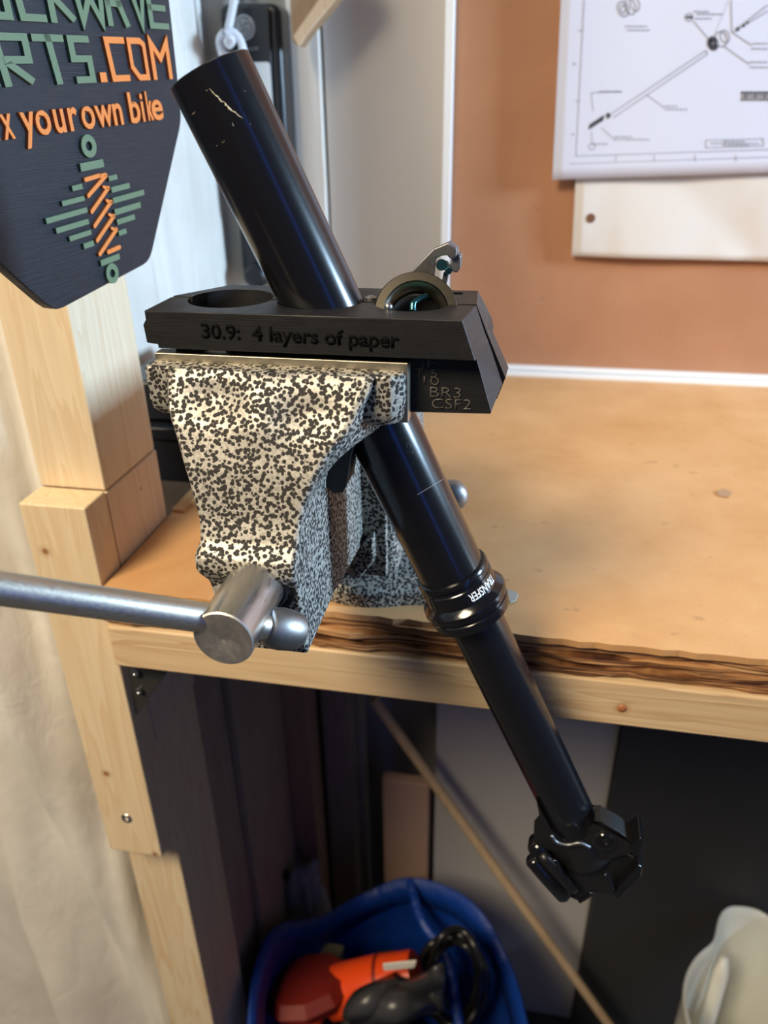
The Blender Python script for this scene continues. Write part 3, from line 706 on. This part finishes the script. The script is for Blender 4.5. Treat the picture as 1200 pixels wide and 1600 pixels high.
hM = dep(373, 973, pc.dot(FW)); hd = (hM-hL).normalized(); hR = hM+hd*.012
link('handle_bar', cyl(B(), hL-hd*.06, hR, .0054, 32), MST, vs, smooth=40)
kp = hM+hd*.0115
link('handle_knob', lathe(B(), kp-hd*.0003, hd, [(0, .0058), (.0006, .0068), (.003, .0077), (.0065, .0080), (.010, .0077), (.0138, .0068), (.0143, .0064), (.0144, .0)], 40), MSTD, vs, smooth=35)
link('handle_knob', lathe(B(), hL-hd*.06, -hd, [(0, .0058), (.0006, .0068), (.003, .0077), (.0065, .0080), (.010, .0077), (.0138, .0068), (.0143, .0064), (.0144, .0)], 40), MSTD, vs, smooth=35)
# ================================================================ DROPPER POST
P0 = dep(360, 178, 1/3.61); P1 = dep(875, 1240, 1/2.43); AX = (P1-P0).normalized()
def py_(p): 
    return 800+FP*p.dot(DN)/p.dot(FW)
def ta(y):
    lo, hi = -.3, .6
    for _ in range(50):
        mm = (lo+hi)/2
        if py_(P0+AX*mm) < y: lo = mm
        else: hi = mm
    return lo
dp = empty('dropper_seatpost', P0+AX*ta(1330), 'glossy black bicycle seatpost clamped at a slant in the vise', 'seatpost')
RO = .01545
t0 = ta(110); tr = ta(891)
link('outer_tube', lathe(B(), P0, AX, [(t0+.02, .0138), (t0+.0003, .0138), (t0, .0150), (t0+.0004, RO), (tr, RO)], 96, cap0=False), MAN, dp, smooth=35)
y = [ta(v) for v in (887, 891, 895, 901, 904, 921, 924, 928, 934, 939, 946, 955, 960)]
link('seal_collar', lathe(B(), P0, AX, [(y[0], .0156), (y[0]+.0004, .0168), (y[1], .0173), (y[2]-.0002, .0173), (y[3]-.0016, .0168), (y[3], .0168), (y[3]+.0004, .0172), (y[4], .0172), (y[5], .0173), (y[6], .0188), (y[7], .0201), (y[8], .0203), (y[9]-.0009, .0200), (y[9]-.0003, .0189), (y[9]+.0008, .0189), (y[9]+.0013, .0195), (y[10], .0196), (y[11], .0188), (y[12], .0160), (y[12]+.0002, .0135)], 96), MANG, dp, smooth=28)
# white word round the collar, upside down
camd = -(P0+AX*y[4]).normalized(); e_f = (camd-AX*camd.dot(AX)).normalized(); e_s = AX.cross(e_f)     # e_f faces the camera
if e_s.dot(RT) < 0: e_s = -e_s
rc = .01728
def wrap(x, yy, W):
    u_ = (x-W[0])/(W[1]-W[0]); ang = rad(62)*(1-u_)+rad(5)*u_          # T far right, R near the middle
    tt = y[4]+.0012+(y[5]-y[4]-.0022)*(1-(1-(1-yy/.73)))
    tt = (y[4]+.0009)+(yy/.73)*(y[5]-y[4]-.0020)
    return P0+AX*tt+(e_f*cos(ang)+e_s*sin(ang))*rc
def wrapn(x, yy, W):
    u_ = (x-W[0])/(W[1]-W[0]); ang = rad(62)*(1-u_)+rad(5)*u_; return (e_f*cos(ang)+e_s*sin(ang))*.00012
link('lettering', text_bm('TRANSFER', wrap, wrapn, .012, .12), MWHT, dp)
th = ta(1312)
link('stanchion', lathe(B(), P0, AX, [(y[12]-.001, .01315), (th, .01315)], 96), MAN, dp, smooth=40)
# bruise: chain of bright nicks down the top of the tube, and light scratches
def on_tube(x, yy, r=RO):
    d = ray(x, yy).normalized(); w0 = -P0; a = AX
    dd = d-a*d.dot(a); ww = w0-a*w0.dot(a)
    A_ = dd.dot(dd); B_ = 2*dd.dot(ww); C_ = ww.dot(ww)-r*r; D_ = B_*B_-4*A_*C_
    if D_ < 0: return None
    return d*((-B_-math.sqrt(D_))/(2*A_))
def nick(pts, wd, mat, name='scratch'):
    P = [on_tube(*p) for p in pts]; P = [p for p in P if p]
    if len(P) < 2: return
    tube(bmN := B(), P, wd, 6); link(name, bmN, mat, dp)
random.seed(5)
base = [(327, 138), (338, 150), (345, 157), (352, 162), (358, 169), (366, 175), (374, 181), (381, 187)]
pp = []
for (a, b), (c, d) in zip(base, base[1:]):
    for k in range(4): pp.append((a+(c-a)*k/4+random.uniform(-.8, .8), b+(d-b)*k/4+random.uniform(-.8, .8)))
P = [on_tube(*p) for p in pp]
tube(bmN := B(), P, [.00005+.00022*max(0, sin(pi*min(1, (i+1)/len(P)))) * random.uniform(.2, 1.7) for i in range(len(P))], 6); link('gouge', bmN, MSCR, dp)
for s_ in ([(300, 179), (305, 175)], [(338, 228), (349, 222)], [(350, 220), (351, 221.5)], [(363, 192), (365, 197)], [(391, 193.5), (392, 194.5)], [(382, 142), (383, 143)], [(322, 141), (324, 142)]): nick(s_, .00006, MSCR)
nick([(652+i*4, 773-i*2.4) for i in range(11)], .00009, M('fine_scratch', (.35,.36,.38), .4).m)
for i in range(14):
    a = (random.uniform(634, 650), random.uniform(690, 708)); nick([a, (a[0]+.8, a[1]+.6)], .00010, MSCR2)
# --- saddle clamp head
hb = P0+AX*th; E1 = V(.9125, 0, .408); E2 = V(0, -1, 0)          # across, towards the viewer
def hp_(x, y_, Y): return at(x, y_, Y)
YH = hb.y
# forged neck: flared cup round the stanchion end
link('head_neck', lathe(B(), P0, AX, [(th-.012, .0136), (th-.009, .0150), (th-.002, .0160), (th+.006, .0165), (th+.011, .0120)], 48), MANS, dp, smooth=35)
pl1 = [(838, 1250), (846, 1268), (862, 1298), (880, 1312), (905, 1316), (925, 1305), (938, 1284), (930, 1284), (940, 1285), (968, 1300), (996, 1322), (997, 1330), (976, 1336), (945, 1345), (905, 1345), (868, 1332), (838, 1322), (834, 1308), (846, 1294)]
bm = prism(B(), [hp_(a, b, YH-.013) for a, b in pl1], V(0, .011, 0)); link('head_forging', bm, MANS, dp, bevel=.0022, seg=3)
# cradle barrel below the forging
pl2 = [(848, 1322), (905, 1335), (975, 1330), (1000, 1345), (1001, 1368), (966, 1406), (938, 1398), (922, 1400), (910, 1414), (886, 1404), (862, 1372)]
link('cradle_body', prism(B(), [hp_(a, b, YH-.009) for a, b in pl2], V(0, .014, 0)), MANS, dp, bevel=.003, seg=3)
# left clamp ear: bar with rail groove
a1, a2 = hp_(829, 1340, YH-.014), hp_(884, 1402, YH-.014)
bm = B(); dd = a2-a1; tube(bm, [a1, a1+dd*.06, a1+dd*.5, a1+dd*.94, a2], [.0028, .0044, .0046, .0044, .0030], 20); link('clamp_ear', bm, MANG, dp, smooth=180)
a1, a2 = hp_(846, 1334, YH-.0155), hp_(898, 1392, YH-.0155)
link('clamp_ear', tube(B(), [a1, a1+(a2-a1)*.1, a2-(a2-a1)*.1, a2], [.0018, .0034, .0034, .0018], 18), MANS, dp, smooth=180)
# ribs catching light
for pts in ([(865, 1343), (872, 1352), (877, 1364), (883, 1376)], [(944, 1365), (951, 1374), (957, 1388)], [(905, 1408), (916, 1402), (925, 1394)]):
    link('clamp_rib', tube(B(), spline([hp_(a, b, YH-.0185) for a, b in pts], 5), .0012, 10), MANG, dp, smooth=180)
link('neck_rim', tube(B(), spline([hp_(a, b, YH-.0195) for a, b in ((861, 1305), (870, 1316), (888, 1320), (905, 1317), (922, 1324))], 5), .0009, 8), MTL, dp, smooth=180)
# right clamp jaw: two faceted plates
for pts, Yd in (([(958, 1396), (998, 1352), (1004, 1356), (1002, 1370), (966, 1408)], -.016), ([(984, 1324), (1001, 1309), (1006, 1316), (1002, 1334), (990, 1340)], -.015)):
    link('clamp_plate', prism(B(), [hp_(a, b, YH+Yd) for a, b in pts], V(0, .016, 0)), MANG, dp, bevel=.0008)
q = hp_(944, 1312, YH-.0135)
bt = link('clamp_bolt', lathe(B(), q+V(0, .003, 0), V(.05, -1, .12), [(0, .0046), (.0040, .0046), (.0046, .0041), (.0046, .0026), (.0030, .0024), (.0030, 0)], 28), MANG, dp, smooth=35)
link('clamp_bolt', lathe(B(), hp_(944, 1312, YH-.012), V(.05, -1, .12), [(0, .0066), (.0018, .0066), (.0022, .0058)], 28), MANS, dp, smooth=35)
link('pivot_nut', lathe(B(), hp_(843, 1315, YH-.006), V(-.1, -1, .1), [(0, .0060), (.006, .0058), (.0085, .0045), (.0098, .002), (.010, 0)], 24), MANG, dp, smooth=180)
# ================================================================ PRINTED CLAMP BLOCKS
YB0, YG0, YG1, YB1 = .2722, .2962, .2982, .3225
ZT = -.0670; XA, XB_ = -.1465, -.0262
# silhouette in the XZ plane (upright body with lip front); the right end leans with the tube
hole_t = P0+AX*((ZT-P0.z)/AX.z)
def tube_at_z(z): return P0+AX*((z-P0.z)/AX.z)
def boolean_cut(o, cutters):
    for c in cutters:
        me = c
        ob = bpy.data.objects.new('cut', me); C.objects.link(ob)
        md = o.modifiers.new('b', 'BOOLEAN'); md.operation = 'DIFFERENCE'; md.object = ob; md.solver = 'EXACT'
        dg = bpy.context.evaluated_depsgraph_get(); dg.update()
        nm = bpy.data.meshes.new_from_object(o.evaluated_get(dg)); o.modifiers.remove(md); old = o.data; o.data = nm; bpy.data.meshes.remove(old)
        bpy.data.objects.remove(ob)
    return o
def cut_mesh(p0, d, r, n=64, r1=None):
    bm = B(); lathe(bm, Vector(p0)+V(0, 0, ZC), d, [(0, r), (1*Vector(d).length, r if r1 is None else r1)], n); bmesh.ops.recalc_face_normals(bm, faces=bm.faces)
    me = bpy.data.meshes.new('c'); bm.to_mesh(me); bm.free(); return me
XH_L = at(348, 464, .297).x
def loft2(bm, pa, ya, pb, yb):
    a = [bm.verts.new((x, ya, z)) for x, z in pa]; b = [bm.verts.new((x, yb, z)) for x, z in pb]; n = len(a)
    bm.faces.new(a); bm.faces.new(b[::-1])
    for i in range(n): bm.faces.new((a[i], a[(i+1) % n], b[(i+1) % n], b[i]))
    return bm
LZ = -.0815
LEFT = [(XA+.0035, LZ), (XA+.0035, LZ+.0015), (XA-.0010, LZ+.002), (XA-.0014, ZT-.0055), (XA, ZT-.0035), (XA, ZT)]
LEFTR = [(XA+.0035, LZ), (XA+.0035, LZ+.0012), (XA, LZ+.003), (XA, ZT-.0060), (XA+.007, ZT-.0025), (XA+.016, ZT)]
STL = [(-.0640, -.1060), (-.0700, -.1270), (-.0722, -.1400), (-.0738, -.1428), (-.0780, -.1434), (-.0808, -.1405), (-.0815, -.1350), (-.0815, -.1200), (-.0950, -.1060), (-.1400, -.1045), (-.1400, LZ-.0001)]
STR = [(-.0640, -.1045), (-.0900, -.1045), (-.1400, -.1045), (-.1400, LZ-.0001)]
def make_block(front):
    l, t = B(), B()
    if front:
        loft2(l, [(-.0252, ZT), (-.0214, -.0775), (-.0200, LZ)]+LEFT, YB0, [(-.0222, ZT), (-.0185, -.0770), (-.0165, LZ)]+LEFT, YG0)
        loft2(t, [(-.0206, LZ-.0001), (-.0137, -.1035), (-.0139, -.1045)]+STL, .2806, [(-.0165, LZ-.0001), (-.0106, -.0972), (-.0135, -.1045)]+STL, YG0)
    else:
        loft2(l, [(-.0222, ZT), (-.0180, -.0772), (-.0160, LZ)]+LEFT, YG1, [(-.0237, ZT), (-.0177, -.0775), (-.0165, LZ)]+LEFTR, YB1)
        loft2(t, [(-.0160, LZ-.0001), (-.0096, -.0955), (-.0125, -.1045)]+STR, YG1, [(-.0165, LZ-.0001), (-.0092, -.0965), (-.0125, -.1045)]+STR, .3152)
    return l, t
blocks = []
for front in (True, False):
    y0, y1 = (YB0, YG0) if front else (YG1, YB1)
    bm, bs = make_block(front)
    rt = empty('clamp_block', (-.09, (y0+y1)/2, -.112),
        'front half of black printed seatpost clamp block with engraved lettering' if front else 'rear half of black printed seatpost clamp block behind the gap', 'clamp block', 'two halves of the clamp block')
    lip = link('lip', bm, MPB, rt)
    stem = link('stem', bs, MPB, rt)
    offr = rt.location
    cuts = []
    for o in (lip, stem):
        for (pp_, dd_, r_) in ((tube_at_z(ZT+.03), AX*.13, .0157),
                              (V(-.1190, .2972, ZT+.02), V(-.10, 0, -1)*.08, .0170),
                              (V(-.0555, .2972, ZT+.02), V(.42, 0, -1)*.075, .0135)):
            if o is stem and r_ == .0170: dd_ = dd_*.48
            me = cut_mesh(pp_, dd_, r_); me.transform(Matrix.Translation(-offr)); 
            ob = bpy.data.objects.new('cut', me); C.objects.link(ob); ob.location = offr
            md = o.modifiers.new('b', 'BOOLEAN'); md.operation = 'DIFFERENCE'; md.object = ob; md.solver = 'EXACT'
            dg = bpy.context.evaluated_depsgraph_get(); dg.update()
            nm = bpy.data.meshes.new_from_object(o.evaluated_get(dg)); o.modifiers.remove(md); o.data = nm
            bpy.data.objects.remove(ob)
        b = o.modifiers.new('bevel', 'BEVEL'); b.width = .0005; b.segments = 2; b.limit_method = 'ANGLE'; b.angle_limit = rad(40)
    blocks.append(rt)
# lettering on the lip front
a0 = at(316, 527, YB0); a1_ = at(624, 543, YB0)
def fl(x, yy, W): u_ = (x-W[0])/(W[1]-W[0]); return a0*(1-u_)+a1_*u_+V(0, 0, yy*.0078)
link('lettering', text_bm('30.9:  4 layers of paper', fl, lambda x, yy, W: V(0, -.00035, 0), .02), MTXT, blocks[0])
for txt, xa, xb2, yb, h in (('JF', 655, 680, 572, .0040), ('T 5', 648, 683, 588, .0034), ('10', 662, 686, 600, .0034), ('BR3', 672, 720, 620, .0042), ('CSF2', 675, 736, 638, .0042)):
    b0 = at(xa, yb, .2805); b1 = at(xb2, yb+2, .2805)
    link('lettering', text_bm(txt, lambda x, yy, W: b0*(1-(x-W[0])/(W[1]-W[0]))+b1*((x-W[0])/(W[1]-W[0]))+V(0, 0, yy*h/.7), lambda x, yy, W: V(0, -.0003, 0), -.012), MTXG, blocks[0])
# slot on the rear half top
q0 = at(712, 459, YB1-.006); q0.z = ZT
sb = B(); tube(sb, [V(-.034, .3155, ZT+.0001), V(-.0295, .3155, ZT+.0001), V(-.0295, .3170, ZT+.0001), V(-.034, .3170, ZT+.0001)], .00025, 6, True); link('slot_mark', sb, MTXT, blocks[1])
# bolt end seen in the gap right of the tube
link('clamp_screw', lathe(B(), V(-.0640, .3005, ZT-.0002), V(0, 0, 1), [(0, .0022), (.0012, .0022), (.0018, .0014)], 12), MSTD, blocks[1], smooth=40)
# ================================================================ STEEL RING AND TOOL in the right hand hole
rcn = at(650, 487, .293)
rn = (V(.10, -.80, .48)).normalized()
rg = empty('threaded_ring', rcn, 'dark steel threaded ring tilted in the right hole of the clamp block', 'ring')
RC = at(650, 490, .2945)
Rr = .0158*1.0
def pt(k): return k*Rr/.0166
link('ring_body', lathe(B(), RC-rn*.0085, rn, [(0, .0128), (.0070, .0128), (.0072, .0162), (.0094, .0162), (.0098, .0158), (.0099, .0126), (.0093, .0122)], 72, cap0=False, cap1=False), MRING, rg, smooth=30)
link('inner_thread', lathe(B(), RC-rn*.0085, rn, [(.0094, .0123), (.0088, .0119), (.0082, .0121), (.0076, .0116), (.0070, .0118), (.0064, .0113), (.0058, .0115), (.0052, .0110), (.0046, .0112), (.0036, .0106), (.0006, .0104), (0, .0124)], 72, cap0=False, cap1=False), metal('lit_thread_steel', (.30,.27,.22), .36), rg, smooth=20)  # same ring steel, coloured lighter to stand for light on the threads
tl = empty('steel_tool', at(660, 480, .310), 'grey steel lever tool with open hooked end leaning behind the ring', 'tool')
YT = .312
lev = [(625, 455), (642, 425), (677, 389), (703, 378), (715, 388), (717, 397), (690, 400), (681, 404), (679, 424), (676, 455)]
link('lever_plate', prism(B(), [at(a, b, YT) for a, b in lev], V(0, .004, 0)), MTL, tl, bevel=.0005)
top_ = [(703, 378), (716, 388), (717, 428), (710, 430), (702, 424), (698, 413), (691, 407)]
hk = [(700, 379), (714, 389), (713, 401), (706, 406), (698, 400)]
link('hook_block', prism(B(), [at(a, b, YT-.006) for a, b in hk], V(0, .0075, 0)), MTL, tl, bevel=.0006)
hk2 = [(706, 404), (713, 396), (720, 400), (719, 420), (714, 427), (705, 424), (702, 414)]
link('hook_jaw', prism(B(), [at(a, b, YT-.004) for a, b in hk2], V(0, .0075, 0)), MTL, tl, bevel=.0006)
link('lever_stem', prism(B(), [at(a, b, YT-.001) for a, b in ((693, 425), (701, 428), (695, 458), (686, 458))], V(0, .003, 0)), MTL, tl, bevel=.0004)
bm = cyl(B(), at(690, 414, YT-.007), at(690, 414, YT+.001), .0022, 12); link('pivot_pin', bm, MTEAL, tl, smooth=40)
bm = cyl(B(), at(701, 424, YT-.0075), at(697, 412, YT+.001), .0013, 10); link('pivot_pin', bm, MTEAL, tl, smooth=40)
bm = tube(B(), spline([at(668, 462, .300), at(655, 467, .298), at(646, 474, .296), at(645, 486, .2945)], 6), [.0012]*12+[.0014]*6+[.0016], 10); link('spring_hook', bm, MTEAL, tl, smooth=180)
bm = lathe(B(), at(608, 480, .289), V(0, -1, .3), [(0, .0016), (.002, .0016), (.003, .001)], 12); link('pin_end', bm, MZN, tl, smooth=60)
# ================================================================ BENCH SCRAP
bz = atz(798, 934, ZB+.001)
bm = B(); 
for (a, b, c_, d_) in (((786, 925), (800, 924), (810, 931), (792, 936)), ((792, 936), (810, 931), (806, 940), (797, 943))):
    prism(bm, [atz(x, y_, ZB+.0008) for x, y_ in (a, b, c_, d_)], V(0, 0, .0012))
tag(link('plastic_scrap', bm, M('grey_scrap', (.40,.38,.33), .5).m, bevel=.0002), 'tiny grey scrap on the bench right of the seatpost collar', 'scrap')
bm = prism(B(), [atz(x, y_, ZB+.0003) for x, y_ in ((1118, 768), (1132, 764), (1144, 770), (1138, 778), (1122, 775))], V(0, 0, .0006))
tag(link('dust_flake', bm, M('pale_flake', (.42,.25,.14), .6).m, bevel=.0002), 'pale chipped flake on the bench top towards its right end', 'flake')
# ================================================================ UNDER THE BENCH
gb = link('grey_board', box(B(), (-.085, .742, -ZC), (.138, .752, -.312)), MGB, bevel=.001); tag(gb, 'pale grey board standing under the bench in the middle', 'panel')
db = link('charcoal_board', box(B(), (.1395, .728, -ZC), (.80, .748, -.312)), MDRK, bevel=.001); tag(db, 'dark grey board standing under the bench at right', 'panel')
pk = link('pink_board', box(B(), (-.1535, .722, -ZC), (-.0905, .738, -.79)), MPNK, bevel=.002); tag(pk, 'pinkish offcut board upright beside the blue bag', 'board')
sp0, sp1 = at(583, 1092, .69), at(965, 1620, .66)
stx = sp1-sp0; bot = sp0+stx*1.0
if bot.z > -ZC: 
    kk = (-ZC+.004-sp0.z)/stx.z
    bot = sp0+stx*min(kk, 1.6)
sk = link('wooden_stick', cyl(B(), sp0+V(0, 0, .0), bot, .0065, 16), pine('stick_pine', 2, (.62,.44,.27), (.5,.33,.18)), smooth=40); tag(sk, 'thin wooden stick leaning diagonally under the bench', 'stick')
# blue bag
bag = empty('blue_bag', (-.14, .56, -ZC), 'open blue woven plastic bag on the floor under the bench', 'bag')
rimp = [at(385, 1640, .38), at(396, 1520, .44), at(430, 1448, .50), at(500, 1432, .57), at(560, 1400, .63), at(632, 1372, .65), at(700, 1386, .64), at(752, 1424, .61), at(795, 1500, .57), at(820, 1580, .51), at(830, 1680, .44), at(700, 1760, .38), at(500, 1760, .37), at(400, 1710, .38)]
rimp = spline(rimp+[rimp[0]], 6)[:-1]
cb = sum(rimp, V(0, 0, 0))/len(rimp)
def bagm():
    bm = B(); n = len(rimp); prof = [(0, 1.0), (.03, .97), (.12, .98), (.4, .92), (.75, .80), (1, .70)]
    rr = []
    for f_, s_ in prof:
        rr.append([bm.verts.new(V(cb.x+(p.x-cb.x)*s_, cb.y+(p.y-cb.y)*s_, p.z+(-ZC+.002-p.z)*f_)) for p in rimp])
    for a, b in zip(rr, rr[1:]):
        for k in range(n): bm.faces.new((a[k], a[(k+1) % n], b[(k+1) % n], b[k]))
    bm.faces.new(rr[-1]); return bm
sh = link('shell', bagm(), MBLU, bag, smooth=180); s_ = sh.modifiers.new('t', 'SOLIDIFY'); s_.thickness = .002; s_.offset = 0
# hem folded inwards
bm = B(); n = len(rimp)
r1 = [bm.verts.new(p+V(0, 0, .001)) for p in rimp]; r2 = [bm.verts.new(V(cb.x+(p.x-cb.x)*.93, cb.y+(p.y-cb.y)*.93, p.z-.035)) for p in rimp]
for k in range(n): bm.faces.new((r1[k], r1[(k+1) % n], r2[(k+1) % n], r2[k]))
hm = link('hem', bm, MBLU, bag, smooth=180); s_ = hm.modifiers.new('t', 'SOLIDIFY'); s_.thickness = .002
link('strap', tube(B(), spline([at(640, 1376, .648), at(660, 1440, .60), at(700, 1500, .57), at(720, 1620, .50)], 8), .006, 8), MBLU, bag)
# orange power tool in the bag
ot = empty('orange_tool', at(500, 1560, .48), 'orange plastic tool body lying in the blue bag', 'tool')
oa, ob_ = at(515, 1552, .485), at(650, 1525, .50)
link('barrel', lathe(B(), oa, ob_-oa, [(0, .025), (.004, .028), ((ob_-oa).length*.62, .029), ((ob_-oa).length*.625, .0285), ((ob_-oa).length, .026)], 32), MORG, ot, smooth=40)
bd_ = (ob_-oa).normalized(); pm = oa+bd_*((ob_-oa).length*.6)
link('barrel_band', lathe(B(), pm, bd_, [(0, .0292), (.001, .0297), (.003, .0297), (.004, .0292)], 32), MRED, ot, smooth=40)
link('guard', lathe(B(), at(482, 1545, .48), V(-.25, .35, .8), [(-.012, .02), (-.010, .045), (.0, .052), (.012, .045), (.018, .02)], 10), MRED, ot, smooth=25)
link('handle', tube(B(), spline([at(500, 1555, .475), at(480, 1590, .455), at(462, 1660, .43)], 6), .018, 16), MORG, ot, smooth=60)
# cables
random.seed(9)
cbm = B(); 
for k in range(6):
    cx_, cy_ = 712+random.uniform(-8, 8), 1530+random.uniform(-12, 12); rx, ry = 48+random.uniform(-12, 12), 66+random.uniform(-14, 14); ph = random.random()*6; yv = .52+.006*k
    tube(cbm, [at(cx_+rx*cos(a*2*pi/26+ph), cy_+ry*sin(a*2*pi/26+ph), yv+.01*sin(a*.7)) for a in range(26)], .0038, 8, True)
cbl = link('coiled_cable', cbm, M('cable_black', (.012,.012,.013), .3).m, smooth=180); tag(cbl, 'black cable coiled in the right side of the blue bag', 'cable')
pbm = surf(B(), lambda u, v: at(545+150*u, 1605-78*v*(.4+.6*u)-25*u, .465+.02*sin(u*7+v*4)+.008*sin(v*12)), 24, 12)
gb_ = link('grey_cloth_bundle', pbm, M('dark_grey_fabric', (.045,.045,.05), .35).m, smooth=180); s_ = gb_.modifiers.new('t', 'SOLIDIFY'); s_.thickness = .012; tag(gb_, 'dark grey fabric bundle in the bag in front of the orange tool', 'fabric')
wt = link('white_tag', prism(B(), [at(x, y_, .470) for x, y_ in ((598, 1508), (650, 1503), (647, 1512), (600, 1517))], V(0, .002, 0)), M('tag_white', (.75,.72,.68), .5).m); tag(wt, 'small white card lying on the orange tool barrel', 'card')
bx = link('drab_box', box(B(), (-.205, .535, -1.06), (-.175, .575, -.925)), MCARD, bevel=.002); tag(bx, 'drab narrow box upright at the back inside the bag', 'box')
bx2 = link('green_pouch', lathe(B(), V(-.125, .585, -1.08), V(.05, 0, 1), [(0, .02), (.02, .034), (.09, .036), (.115, .02), (.12, .002)], 20), M('dark_green_fabric', (.01,.045,.035), .5).m, smooth=60); tag(bx2, 'dark green pouch at the back of the blue bag', 'pouch')
# bag filling so nothing floats
fl_ = link('dark_cloth_fill', lathe(B(), V(cb.x, cb.y+.01, -ZC+.004), V(0, 0, 1), [(0, .06), (.05, .09), (.16, .09), (.205, .05), (.21, .0)], 28), M('black_fabric', (.012,.012,.016), .7).m, smooth=180); tag(fl_, 'heap of black fabric filling the bottom of the blue bag', 'fabric')
# clear bag and dark rod at left
cbg = empty('clear_bag', V(-.20, .60, -ZC), 'crumpled clear plastic bag slumped beside the dark rod', 'bag')
def crump(u, v):
    a = 2*pi*u; c = V(-.228, .602, -ZC+.01+v*.44); r = .024*(1-.7*v**2.5)+.008*sin(5*a+9*v)+.006*sin(9*a-14*v)
    return c+V(r*cos(a)*1.2, r*sin(a), 0)
link('film', surf(B(), crump, 40, 30), MCLR, cbg, smooth=180)
ra, rb_ = at(385, 1335, .55), at(445, 1368, .60)
rd_ = link('dark_rod', cyl(B(), ra, rb_, .0075, 16), M('dark_rod', (.03,.028,.022), .5).m, smooth=40); tag(rd_, 'short dark rod jutting from the left panelling', 'rod')
# white jug at bottom right
jc = V(.332, .575, 0)
jg = empty('white_jug', V(jc.x, jc.y, -ZC), 'white translucent plastic jug with rounded spout at the lower right', 'jug')
def jug():
    bm = B(); N = 96; levels = [(-ZC+.002, .090, .1), (-ZC+.02, .097, .2), (-1.1, .099, .45), (-.99, .100, .8), (-.94, .100, 1), (-.932, .1025, 1), (-.928, .1015, 1), (-.930, .098, 1), (-.94, .096, .96), (-1.1, .095, .4), (-ZC+.008, .088, .05)]
    rr = []
    for z, r, sp in levels:
        ring = []
        for k in range(N):
            a = 2*pi*k/N; da = (a-rad(93)+pi) % (2*pi)-pi
            q_ = r+sp*.044*math.exp(-(abs(da)/.36)**3)
            ring.append(bm.verts.new((jc.x+q_*cos(a), jc.y+q_*sin(a), z)))
        rr.append(ring)
    for a, b in zip(rr, rr[1:]):
        for k in range(N): bm.faces.new((a[k], a[(k+1) % N], b[(k+1) % N], b[k]))
    bm.faces.new(rr[0]); bm.faces.new(rr[-1]); return bm
link('jug_wall', jug(), MJUG, jg, smooth=50)
link('inner_rib', tube(B(), [V(.292, .655, -.942), V(.290, .648, -.965), V(.286, .636, -1.10), V(.284, .630, -ZC+.012)], [.004, .009, .010, .011], 12), MJUG, jg, smooth=180)
